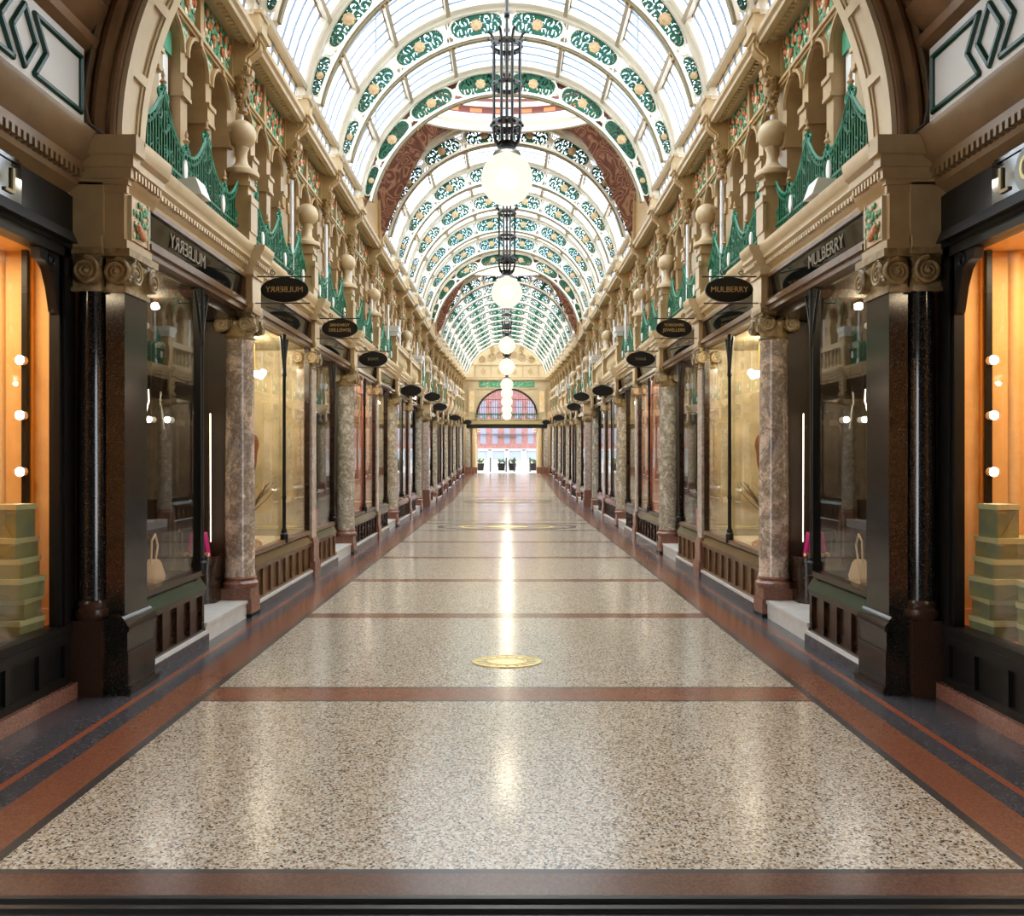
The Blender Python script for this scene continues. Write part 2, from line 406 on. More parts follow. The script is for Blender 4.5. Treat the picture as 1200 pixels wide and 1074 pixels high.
def capital(hx, hy, h=.36):
    b = MB()
    b.lathe([(min(hx,hy)*.8,0),(min(hx,hy)*.9,.02),(min(hx,hy)*.8,.04),(min(hx,hy)*.84,.10),(min(hx,hy)*.98,.16)], seg=20)
    b.box(-hx*.78, hx*.78, -hy*.78, hy*.78, .12, h-.05)
    b.box(-hx*.95, hx*.95, -hy*.95, hy*.95, h-.09, h-.05)
    b.box(-hx*1.08, hx*1.08, -hy*1.08, hy*1.08, h-.05, h)
    for sy in (-1, 1):
        for sx in (-1, 1):
            c = (sx*hx*.72, sy*hy*1.0, h*.47)
            b.lathe([(.086,-.03),(.086,.02),(.07,.024)], c, 14, axis='y')
            b.merge(spiral((c[0], c[1]+sy*.03, c[2]), .092, 2.2, 'y', sgn=sx))
            b.ball((c[0], c[1]+sy*.03, c[2]), .016, 6, 4)
        for k in (-1, 0, 1): b.ball((k*hx*.28, sy*hy*.92, h*.52), .034, 6, 5, sc=(1,.6,1.4))
    for sx in (-1, 1):
        for sy in (-1, 1):
            c = (sx*hx*1.0, sy*hy*.72, h*.47)
            b.lathe([(.086,-.03),(.086,.02),(.07,.024)], c, 14, axis='x')
            b.merge(spiral((c[0]+sx*.03, c[1], c[2]), .092, 2.2, 'x', sgn=sy))
            b.ball((c[0]+sx*.03, c[1], c[2]), .016, 6, 4)
        for k in (-1, 0, 1): b.ball((sx*hx*.92, k*hy*.28, h*.52), .034, 6, 5, sc=(.6,1,1.4))
    return b
CAP_C = mesh('column_capital', capital(.20,.20), CAPITAL)
CAP_P = mesh('pilaster_capital', capital(.155,.18), CAPITAL)

def build_supports():
    sh = MB().lathe([(.185,.46),(.178,.49),(.172,.53),(.172,1.4),(.158,3.22),(.168,3.25),(.168,3.28)], seg=28)
    base = MB().lathe([(.20,.34),(.215,.36),(.215,.40),(.19,.42),(.18,.44),(.195,.455),(.185,.475)], seg=28)
    plo = MB().box(-.19,.19,-.175,.175,.0,.22); pup = MB().box(-.172,.172,-.16,.16,.22,.34)
    foot = MB().box(-.195,.195,-.18,.18,0,.045)
    imp = MB().box(-.20,.2,-.17,.17,3.64,4.06).box(-.215,.215,-.185,.185,3.64,3.70).box(-.222,.222,-.19,.19,4.02,4.06)
    shafts = {m.name: mesh('column_shaft', sh, m) for m in (BRECCIA, GREYMARB)}
    mb_, mlo, mup, mft = mesh('column_base', base, PLINTH), mesh('plinth_lower', plo, PLINTH), mesh('plinth_upper', pup, PLINTH), mesh('plinth_foot', foot, BLACKWOOD)
    mi = mesh('impost_block', imp, STONE)
    psh = MB().box(-.11,.13,-.15,.15,.62,3.28)
    pbs = MB().box(-.15,.14,-.19,.19,.50,.56).box(-.135,.13,-.175,.175,.56,.62)
    ppl = MB().box(-.17,.17,-.2,.2,0,.26).box(-.145,.15,-.18,.18,.26,.50)
    mps, mpb, mpp = mesh('pilaster_shaft', psh, PINKMARB), mesh('pilaster_base', pbs, PLINTH), mesh('pilaster_plinth', ppl, PLINTH)
    pim = MB().box(-.16,.15,-.16,.16,3.64,4.06).box(-.175,.17,-.175,.175,3.64,3.70).box(-.18,.17,-.18,.18,4.02,4.06)
    mpi = mesh('pilaster_impost', pim, STONE)
    for sx in (1,-1):
        nc = np_ = 0
        for k in range(1, len(ST)):
            y = ST[k]
            if k % 2 == 1:
                c = N('marble_column', None, loc=(3.19,y,0), sx=sx, cat='column', group='round marble columns',
                      label=f'{ORD[nc]} round mottled marble column from the camera along the {SIDE[sx]} side'); nc += 1
                mm = 'breccia_marble' if k == 1 else 'grey_marble'
                for nm, me in (('foot', mft), ('lower_plinth', mlo), ('upper_plinth', mup), ('base', mb_), ('shaft', shafts[mm]), ('impost_block', mi)):
                    N(nm, me, c, sx=sx)
                N('capital', CAP_C, c, (0,0,3.28), sx)
            else:
                c = N('marble_pilaster', None, loc=(3.17,y,0), sx=sx, cat='pilaster', group='flat pink marble pilasters',
                      label=f'{ORD[np_]} flat square pink marble pilaster from the camera along the {SIDE[sx]} side'); np_ += 1
                for nm, me in (('plinth', mpp), ('base', mpb), ('shaft', mps), ('impost_block', mpi)): N(nm, me, c, sx=sx)
                N('capital', CAP_P, c, (0,0,3.28), sx)
build_supports()

# ------------------------------------------------------------------ ground floor cornice with breaks over each support
def build_cornice():
    prof = [(3.30,4.04),(3.09,4.04),(3.08,4.08),(3.10,4.10),(3.08,4.13),(3.04,4.15),(3.04,4.20),(3.00,4.22),(3.0,4.26),(2.985,4.28),(2.96,4.33),(2.955,4.38),(3.30,4.385)]
    def sub(pts, dx): return [(x+dx if x < 3.25 else x, z) for x, z in pts]
    for sx, n in ((1,1),(-1,2)):
        b = MB()
        ys = [7.28]+[y for y in ST[1:]]+[END]
        for i in range(len(ys)-1):
            a, c = ys[i], ys[i+1]
            steps = max(1, int((c-a)/1.2)) if c > 38 else 1
            b.prism(prof, a, c, 'y')
            y = a+.05
            while y < c:                    # dentils
                if c < 40: b.box(3.02,3.09,y,y+.035,4.135,4.175)
                y += .07
        for y in ST[1:]:
            w = .21
            b.prism(sub(prof, -.12), y-w, y+w, 'y')
            for q in range(6): b.box(2.90,2.97,y-w+.02+q*.07,y-w+.055+q*.07,4.135,4.175)
        N(f'trim_{n}', mesh('ground_cornice', b, STONE_LT), sx=sx, kind='structure', world=True)
build_cornice()

# ------------------------------------------------------------------ pedestals with balls, railings, balustrades
def build_balcony():
    ped = MB().box(-.135,.13,-.14,.14,4.385,4.56).box(-.11,.11,-.11,.11,4.56,5.13).box(-.14,.13,-.13,.13,5.10,5.15).box(-.12,.12,-.12,.12,5.15,5.24)
    ped.box(-.16,-.11,-.15,.15,4.9,4.98).box(-.15,-.11,-.13,.13,4.56,4.9)
    fin = MB().lathe([(.20,5.24),(.205,5.27),(.195,5.30),(.13,5.33),(.075,5.40),(.062,5.48),(.07,5.55),(.085,5.575),(.085,5.59)], seg=24)
    ball = MB().ball((0,0,5.745), .172, 24, 16)
    flat = MB().box(-.17,.17,-.2,.2,5.24,5.36).box(-.2,.2,-.24,.24,5.36,5.50)
    mp, mf, mb_, mfl = mesh('pedestal', ped, STONE), mesh('finial_neck', fin, STONE_LT), mesh('finial_ball', ball, STONE_LT), mesh('cap_block', flat, WHITEMARB)
    for sx in (1,-1):
        n = 0
        for k in range(1, len(ST)):
            y = ST[k]; fl = k in (5, 7, 11, 13)
            nm = 'pedestal'
            o = N(nm, mp, loc=(3.17,y,0), sx=sx, cat='pedestal', group='balcony pedestals',
                  label=f'stone balcony pedestal with {"flat pale cap" if fl else "ball finial"}, {ORD[n]} from the camera on the {SIDE[sx]}'); n += 1
            if fl: N('cap', mfl, o, sx=sx)
            else:
                N('finial_neck', mf, o, sx=sx); N('ball', mb_, o, sx=sx)
    # ironwork railing, local y 0..L
    PER = 1.14
    def topz(y, ph):
        u = ((y-ph)/PER) % 1.0
        return 4.88+.43*abs(2*u-1)**2.4
    def railing(L, dense):
        bars = MB(); fil = MB(); rail = MB(); ph = .55 if L < 3 else .40
        rail.box(-.02,.02,0,L,4.43,4.47); rail.box(-.015,.015,0,L,4.60,4.63)
        step = .062; n = int(L/step)
        for i in range(1, n):
            y = i*step; z = topz(y, ph)
            bars.box(-.009,.009,y-.009,y+.009,4.40,z)
        m = 60
        for dz in (0, -.07):
            rail.tube([(0, L*i/m, topz(L*i/m, ph)+dz) for i in range(m+1)], .016, 5, 0 if dz else 1)
        for y, big in [(ph+j*PER/2, j % 2 == 0) for j in range(-1,7) if .03 < ph+j*PER/2 < L-.03]:
            z0 = 5.24 if big else 4.92
            s = 1 if big else .75
            for sg in (-1,1):
                pts = [(0, y+sg*(.02+.13*s*sin(q*pi*1.2))*1.0, z0-.36*s+.40*s*q) for q in [j/8 for j in range(9)]]
                fil.tube(pts, .017, 5, 0)
                fil.merge(spiral((.0,y+sg*.10*s,z0-.2*s), .075*s, 1.5, 'x', .014, sg))
                fil.merge(spiral((.0,y+sg*.075*s,z0-.02*s), .05*s, 1.3, 'x', .012, -sg), m=1)
            fil.ball((0,y,z0+.06*s), .032*s, 8, 6, 1); fil.lathe([(.012,0),(.035,.03),(.012,.06),(.02,.09),(.003,.14)], (0,y,z0+.08*s), 8, m=2)
        for j in range(int(L/.17)):
            y = .085+j*.17
            fil.merge(spiral((0,y,4.535), .06, 1.3, 'x', .010, 1 if j % 2 else -1), m=0)
            fil.merge(spiral((0,y,4.72), .065, 1.4, 'x', .011, -1 if j % 2 else 1), m=0 if j % 3 else 1)
            if dense: fil.merge(spiral((0,y+.08,4.82), .05, 1.2, 'x', .011, 1), m=0)
        return bars, fil, rail
    med = MB().lathe([(.045,-.02),(.062,-.012),(.062,.012),(.045,.02)], seg=14, axis='x')
    med = MB().merge(med, Matrix.Diagonal((.8,.8,1.6,1)))
    mmed = mesh('medallion', med, WHITE)
    sets = {}
    for L in (2.72, 3.08): 
        a, f, r = railing(L, L > 3)
        sets[L] = (mesh('railing_bars', a, RAILGREEN), mesh('railing_scrollwork', f, [RAILGREEN, RAILHIGHLIGHT, GOLD]), mesh('railing_rail', r, [RAILGREEN, RAILHIGHLIGHT]))
    # stone balustrade
    bal = MB().lathe([(.05,4.5),(.05,4.54),(.03,4.57),(.06,4.68),(.055,4.76),(.03,4.92),(.045,4.98),(.05,5.0)], seg=8)
    mbal = mesh('baluster', bal, STONE_LT)
    mrl = mesh('balustrade_rail', MB().box(-.09,.09,0,3.08,5.0,5.10).box(-.11,.11,0,3.08,5.10,5.14), STONE_LT); mbs = mesh('balustrade_base', MB().box(-.1,.1,0,3.08,4.385,4.5), STONE_LT)
    for sx in (1,-1):
        n = nb = 0
        for k in range(0, len(ST)-1):
            a = ST[k]+(.30 if k == 0 else .135)
            if k in (5,6,11,12):
                o = N('balustrade', None, loc=(3.17,a,0), sx=sx, cat='balustrade', group='stone balustrades',
                      label=f'{ORD[nb]} pale stone balustrade of turned balusters from the camera, {SIDE[sx]} balcony'); nb += 1
                N('rail', mrl, o, sx=sx); N('base', mbs, o, sx=sx)
                for j in range(11): N('baluster', mbal, o, (0,.2+j*.27,0), sx)
                continue
            L = 2.72 if k == 0 else 3.08
            a = a if k == 0 else a
            o = N('balcony_railing', sets[L][0], loc=(3.17,a,0), sx=sx, cat='railing', group='green iron balcony railings',
                  label=f'{ORD[n]} green scrolled iron balcony railing from the camera on the {SIDE[sx]}'); n += 1
            N('scrollwork', sets[L][1], o, sx=sx); N('rail', sets[L][2], o, sx=sx)
            for t in ((.38,.79) if k == 0 else (.22,.58,.93)): N('medallion', mmed, o, (-.02,t*L,4.70), sx)
build_balcony()

# ------------------------------------------------------------------ upper walls with arches
def build_upper(sx):
    XW, XR = 3.30, 3.72
    b = MB()
    corb = [7.9]+RIBS
    gaps = [(corb[i], corb[i+1]) for i in range(len(corb)-1)]+[(60.5, END)]
    ZS, r, ZT = 6.0, .27, 6.40
    fr = []; sp = []; op = []
    b.box(XW, XR, 7.19, 7.9, 4.385, ZT)
    for a, c in gaps:
        w = c-a
        n = 3 if w > 2 else 1
        pad = .10 if n == 3 else .2
        pitch = (w-2*pad)/n
        b.box(XW, XR, a-.001, a+pad, 4.385, ZT); b.box(XW, XR, c-pad, c+.001, 4.385, ZT)
        rr = min(r, pitch/2-.09)
        for i in range(n):
            y0 = a+pad+i*pitch; y1 = y0+pitch; yc = (y0+y1)/2
            b.box(XW, XR, y0, yc-rr, 4.385, ZS); b.box(XW, XR, yc+rr, y1, 4.385, ZS)
            # arch head
            q = 12
            arcp = [(yc+rr*cos(pi*j/q), ZS+rr*sin(pi*j/q)) for j in range(q+1)]
            vs = []
            for y, z in arcp:
                ty = y; vs += [(XW,y,z),(XR,y,z),(XW,ty,ZT)]
            fs = []
            for j in range(q):
                p, s_ = j*3, j*3+3
                fs += [(p,p+2,s_+2,s_), (p,s_,s_+1,p+1)]
            b.add(vs, fs)
            b.box(XW, XW+.02, y0, yc-rr, ZS, ZT); b.box(XW, XW+.02, yc+rr, y1, ZS, ZT)
            # hood moulding, keystone and impost capitals
            b.tube([(XW-.015, yc+(rr+.035)*cos(pi*j/12), ZS+(rr+.035)*sin(pi*j/12)) for j in range(13)], .028, 5)
            b.box(XW-.06, XW+.03, yc-.035, yc+.035, ZS+rr-.01, ZT)
            for s_ in (-1, 1):
                e0, e1 = (y0, yc-rr+.02) if s_ < 0 else (yc+rr-.02, y1)
                b.box(XW-.05, XW+.30, e0, e1, 5.72, 5.77); b.box(XW-.03, XW+.28, e0, e1, 5.58, 5.72); b.box(XW-.04, XW+.29, e0, e1, 5.54, 5.58)
            op.append((yc, rr))
        for i in range(n-1): sp.append(a+pad+(i+1)*pitch)
        # frieze zone
        b.box(XW, XR, a, c, ZT, 7.06)
        b.box(XW-.04, XW, a, c, 6.30, 6.33); b.box(XW-.065, XW, a, c, 6.33, 6.37); b.box(XW-.03, XW, a, c, 6.37, 6.40)
        if w > 2:
            m = (a+c)/2
            for u0, u1 in ((a+.16, m-.07), (m+.07, c-.16)): fr.append((u0, u1))
            b.box(XW-.06, XW, m-.05, m+.05, 6.40, 6.88); b.box(XW-.05, XW, a+.02, a+.14, 6.40, 6.88); b.box(XW-.05, XW, c-.14, c-.02, 6.40, 6.88)
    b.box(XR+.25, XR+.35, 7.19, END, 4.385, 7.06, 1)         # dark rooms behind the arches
    b.box(XW, XR+.35, 7.19, END, 4.30, 4.385, 0); b.box(XR, XR+.35, 7.19, END, 7.0, 7.06, 0)
    wall = N('wall_'+SIDE[sx], mesh('upper_wall', b, [STONE, WOOD]), sx=sx, kind='structure', world=True)
    # mosaics in the spandrels
    if 'sp' not in _txt:
        _txt['sp'] = mesh('spandrel_mosaic', MB().prism([(-.085,6.31),(.085,6.31),(.035,6.17),(.0,6.02),(-.035,6.17)], XW-.012, XW-.002, 'x'), GREENMOS)
    for y in sp: N('spandrel_mosaic', _txt['sp'], wall, (0,y,rise(y)), sx)
    # frieze panels with fruit and leaves
    if 'fr' not in _txt:
        rnd = random.Random(3); f = MB().box(-.008,0,0,1,6.41,6.86,0)
        for k in range(58):
            f.ball((-.012, rnd.uniform(.03,.97), rnd.uniform(6.44,6.83)), .05, 6, 4, rnd.choice([1,1,1,3]), (.4,rnd.uniform(.4,1),rnd.uniform(.5,1.1)))
        for k in range(9):
            y = .07+.108*k
            f.ball((-.022, y, 6.56+.09*((k*2) % 3)), .042, 7, 5, 2, (.7,.9,1.3))
            f.ball((-.018, y+.05, 6.50+.12*(k % 3)), .032, 6, 5, 2, (.7,1,1))
        _txt['fr'] = f
    for u0, u1 in fr:
        L = round(u1-u0, 2); key = ('fr', L)
        if key not in _txt: _txt[key] = mesh('frieze_relief', MB().merge(_txt['fr'], Matrix.Diagonal((1,L,1,1))), [GREENMOS, LEAFGRN, REDBUD, LEAFCRM])
        N('frieze_panel', _txt[key], wall, (XW-.002,u0,rise(u0)), sx)
    # roof cornice
    prof = [(3.30,6.87),(3.22,6.87),(3.20,6.84),(3.10,6.84),(3.08,6.81),(3.00,6.81),(2.99,6.85),(2.95,6.87),(2.94,6.92),(3.0,6.95),(3.12,7.0),(3.30,7.06)]
    t = MB(); t.prism(prof, 7.19, 38, 'y'); 
    y = 38
    while y < END: t.prism(prof, y, min(y+2.0, END), 'y'); y += 2.0
    y = 7.3
    while y < 34: t.box(3.10,3.16,y,y+.04,6.81,6.85); y += .09
    N('trim_3' if sx > 0 else 'trim_4', mesh('roof_cornice', t, STONE_LT), sx=sx, kind='structure', world=True)
    # consoles under the cornice, with their white colonnettes
    if 'cons' not in _txt:
        pr = [(3.30,6.42),(3.14,6.42),(3.07,6.46),(3.06,6.53),(3.11,6.60),(3.10,6.66),(3.02,6.72),(2.97,6.78),(2.97,6.88),(3.30,6.88)]
        c = MB().prism(pr, -.11, .11, 'y').prism([(x-.02 if x < 3.2 else x, z) for x, z in pr], -.055, .055, 'y')
        for s_ in (-1,1): c.merge(spiral((3.12,s_*.115,6.50), .05, 1.6, 'y', .012, 1)).merge(spiral((3.02,s_*.115,6.78), .06, 1.6, 'y', .012, -1))
        bl = MB().box(2.93,3.3,-.15,.15,6.86,6.90).box(2.89,3.3,-.18,.18,6.90,6.97).box(2.92,3.25,-.155,.155,6.97,7.15).box(2.90,3.26,-.17,.17,7.15,7.19)
        ac = MB().lathe([(.08,7.19),(.05,7.22),(.03,7.25),(.05,7.28),(.045,7.31),(.005,7.34)], (3.08,0,0), 10)
        cp = MB().lathe([(.035,6.0),(.06,6.03),(.045,6.07),(.05,6.12),(.075,6.25),(.10,6.38),(.12,6.43)], (3.17,0,0), 14)
        rnd = random.Random(5)
        for k in range(40):
            a = rnd.uniform(0,2*pi); z = rnd.uniform(6.1,6.42); q = .05+.055*(z-6.1)/.32
            cp.ball((3.17+q*cos(a), q*sin(a), z), rnd.uniform(.018,.034), 6, 4)
        sh = MB().lathe([(.06,4.385),(.06,4.5),(.05,4.53),(.033,4.58),(.029,6.02)], (3.19,0,0), 12)
        _txt['cons'] = (mesh('console', c, STONE), mesh('console_block', bl, STONE_LT), mesh('console_knob', ac, CARVED), mesh('colonnette_capital', cp, CARVED), mesh('colonnette_shaft', sh, SHAFT))
    cs = _txt['cons']
    for i, y in enumerate(RIBS):
        o = N('cornice_bracket', cs[0], loc=(0,y,0), sx=sx, cat='bracket', group='scrolled stone brackets under the roof ribs',
              label=f'scrolled stone bracket with white colonnette under the {SIDE[sx]} roof edge, {ORD[i]} from the camera')
        N('cap_block', cs[1], o, sx=sx); N('knob', cs[2], o, sx=sx); N('leafy_capital', cs[3], o, sx=sx); N('colonnette', cs[4], o, sx=sx)
    # the first arch still shows its white blind and green pelmet
    w = N('window_blind', mesh('blind_board', MB().box(3.40,3.42,8.10,8.56,4.6,5.95), WHITE), sx=sx, cat='window blind',
          label=f'white blind with green pelmet behind the nearest upper arch on the {SIDE[sx]}')
    N('green_pelmet', mesh('pelmet', MB().box(3.37,3.42,8.10,8.58,5.92,6.16), mat('pelmet_green', (.05,.28,.14), .5)), w, sx=sx)
both(build_upper)

# ------------------------------------------------------------------ roof: ribs
RI, CI = 2.82, .33
def rin(a): return -CI*cos(a)+sqrt(RI*RI-(CI*sin(a))**2)
NODES = [radians(x) for x in (0, 22.5, 45, 67.5, 86)]
AMAX = radians(84)
def PM(a, v, y):
    r0, r1 = rin(a)+.06, R-.055; r = r0+(r1-r0)*v
    return (r*sin(a), y, r*cos(a))
def super_(t):
    a = 2*pi*t; c, s_ = cos(a), sin(a)
    k = (abs(c)**3.2+abs(s_)**3.2)**(-1/3.2); return .5+.5*c*k, .5+.5*s_*k
def build_ribs():
    fr = MB(); an = []
    fr.arc(R-.055, R+.01, -AMAX, AMAX, -.06, .06, 0, 56, 0)                     # outer flange
    fr.arc(lambda a: rin(a), lambda a: rin(a)+.05, -AMAX, AMAX, -.07, .07, 0, 56, 0)
    fr.arc(lambda a: rin(a)-.035, lambda a: rin(a), -AMAX, AMAX, -.045, .045, 0, 56, 1)
    fr.arc(R+.01, R+.10, -AMAX, AMAX, -.17, .17, 0, 56, 0)                      # rafter the glass lies on
    for sg in (-1, 1):
        for i in range(4):
            a0, a1 = NODES[i], min(NODES[i+1], AMAX)
            if i == 3: a1 = radians(83)
            e = .028
            pts = []
            for j in range(37):
                u, v = super_(j/36); a = a0+e+(a1-a0-2*e)*u
                p = PM(a, v, 0); pts.append((sg*p[0], 0, p[2]))
            fr.tube(pts, .017, 5, 0)
        for i in range(4 if sg > 0 else 4):
            a = NODES[i]
            if i == 0 and sg < 0: continue
            r0, r1 = rin(a)+.04, R-.05; rm = (r0+r1)/2
            for d in (-1, 1):
                w = .06
                fr.tube([(sg*r0*sin(a-d*w), 0, r0*cos(a-d*w)), (sg*rm*sin(a), 0, rm*cos(a)), (sg*r1*sin(a+d*w), 0, r1*cos(a+d*w))], .02, 5, 0)
            fr.lathe([(.045,-.03),(.062,-.03),(.062,.03),(.045,.03)], (sg*rm*sin(a),0,rm*cos(a)), 10, 0, 'y')
            rb = rin(a)-.02                                                    # little bracket blocks under the node
            for d in (-.018,.018): fr.ball((sg*rb*sin(a+d),0,rb*cos(a+d)), .045, 6, 5, 2)
    mf = mesh('rib_arch', fr, [IRONWHT, IRONEDGE, CARVED])
    panels = []; ros = []
    for i in range(4):
        a0, a1 = NODES[i], NODES[i+1]
        if i == 3: a1 = radians(83)
        e = .034; NU, NV = (64, 18) if i < 3 else (48, 12)
        keep = {}
        for p in range(NU):
            for q in range(NV):
                u, v = (p+.5)/NU, (q+.5)/NV
                k = (abs(2*u-1)**3.2+abs(2*v-1)**3.2)
                if k > .96: continue
                x, z = u*3.5, v
                best = 1e9; bc = 0
                for ci, (cx, cz) in enumerate(((.55,.32),(.95,.72),(1.3,.28),(2.2,.28),(2.55,.72),(2.95,.32))):
                    d = (x-cx)**2+(z-cz)**2
                    if d < best: best = d; bc = ci; cc = (cx, cz)
                rr = sqrt(best); th = atan2(z-cc[1], x-cc[0])*(1 if bc % 2 else -1)
                s_ = sin(22*rr+th*1.0)+.45*sin(3*th+bc)
                if k > .80 or s_ > -.38 or abs(x-1.75) < .26: keep[(p,q)] = 1
        b = MB(); T = .014
        def V(p, q, y):
            a = a0+e+(a1-a0-2*e)*p/NU; return PM(a, q/NV, y)
        idx = {}
        def vi(p, q, y):
            key = (p,q,y)
            if key not in idx: idx[key] = len(b.v); b.v.append(V(p,q,y))
            return idx[key]
        for (p, q) in keep:
            b.f.append((vi(p,q,-T), vi(p+1,q,-T), vi(p+1,q+1,-T), vi(p,q+1,-T))); b.m.append(0)
            b.f.append((vi(p,q,T), vi(p,q+1,T), vi(p+1,q+1,T), vi(p+1,q,T))); b.m.append(0)
            for (dp, dq, A, B) in ((-1,0,(p,q+1),(p,q)),(1,0,(p+1,q),(p+1,q+1)),(0,-1,(p,q),(p+1,q)),(0,1,(p+1,q+1),(p,q+1))):
                if (p+dp,q+dq) not in keep:
                    b.f.append((vi(*A,-T), vi(*A,T), vi(*B,T), vi(*B,-T))); b.m.append(0)
        panels.append(mesh('filigree_panel', b, RIBGREEN, False))
        am = (a0+a1)/2; c = PM(am, .5, 0); rs = .105 if i < 3 else .06
        rb = MB(); rb.ball((c[0],-.02,c[2]), rs*.62, 8, 6, 0, (1,.35,1))
        for j in range(8):
            w = 2*pi*j/8; rb.ball((c[0]+rs*.62*cos(w),-.015,c[2]+rs*.62*sin(w)), rs*.4, 7, 5, 0, (1,.4,1))
        for j in range(8):
            w = 2*pi*j/8; rb.ball((c[0]+rs*.62*cos(w),.015,c[2]+rs*.62*sin(w)), rs*.4, 6, 4, 0, (1,.4,1))
        ros.append(mesh('rosette', rb, GOLD))
    for k, y in enumerate(RIBS):
        o = N('roof_rib', mf, loc=(0,y,ZC), cat='roof rib', group='arched iron roof ribs',
              label=f'{ORD[k]} arched cream iron roof rib with green pierced panels, counted from the camera')
        for sg in (1,-1):
            for i in range(4):
                p = N('filigree_panel', panels[i], o, sx=sg)
                if k < 10: N('rosette', ros[i], p, sx=sg)
build_ribs()

# roof glazing in three barrels
def build_glazing():
    RG = R+.13
    for n, (ya, yb) in enumerate(((7.19,17.5),(20.05,33.0),(35.9,END)), 1):
        g = MB(); bars = MB(); AM = radians(88)
        segs = [(ya, yb)] if yb < 38 else [(36+2.45*k if k else ya, 36+2.45*(k+1) if k < 10 else yb) for k in range(11)]
        for a, c in segs:
            vs = []; fs = []
            for i in range(41):
                an = -AM+2*AM*i/40
                vs += [(RG*sin(an), a, ZC+RG*cos(an)), (RG*sin(an), c, ZC+RG*cos(an))]
            fs = [(2*i, 2*i+1, 2*i+3, 2*i+2) for i in range(40)]
            g.add(vs, fs)
        root = N(f'window_{n}', mesh('roof_glass', g, ROOFGL), kind='structure', world=True)
        y = ya+.12
        ribs = [q for q in RIBS]
        while y < yb:
            if all(abs(y-q) > .12 for q in ribs): bars.arc(RG-.03, RG-.005, -AM, AM, y-.016, y+.016, ZC+rise(y), 30)
            y += .30
        N('glazing_bars', mesh('glazing_bars', bars, BARMETAL), root)
        for dg in (-80,-60,-40,-20,0,20,40,60,80):
            a = radians(dg); p = MB()
            T = Matrix.Translation((0,0,ZC)) @ Matrix.Rotation(a, 4, 'Y')
            for s0, s1 in segs:
                q = MB().box(-.035,.035,s0,s1,RG-.14,RG-.02).box(-.055,.055,s0,s1,RG-.02,RG+.03)
                if yb > 38: q.v = [(x,yy,z+0) for x,yy,z in q.v]
                p.merge(q, T)
            if yb > 38: p.v = [(x,yy,z+rise(yy)) for x,yy,z in p.v]
            N('purlin', mesh('purlin', p, PURLIN), root)
build_glazing()

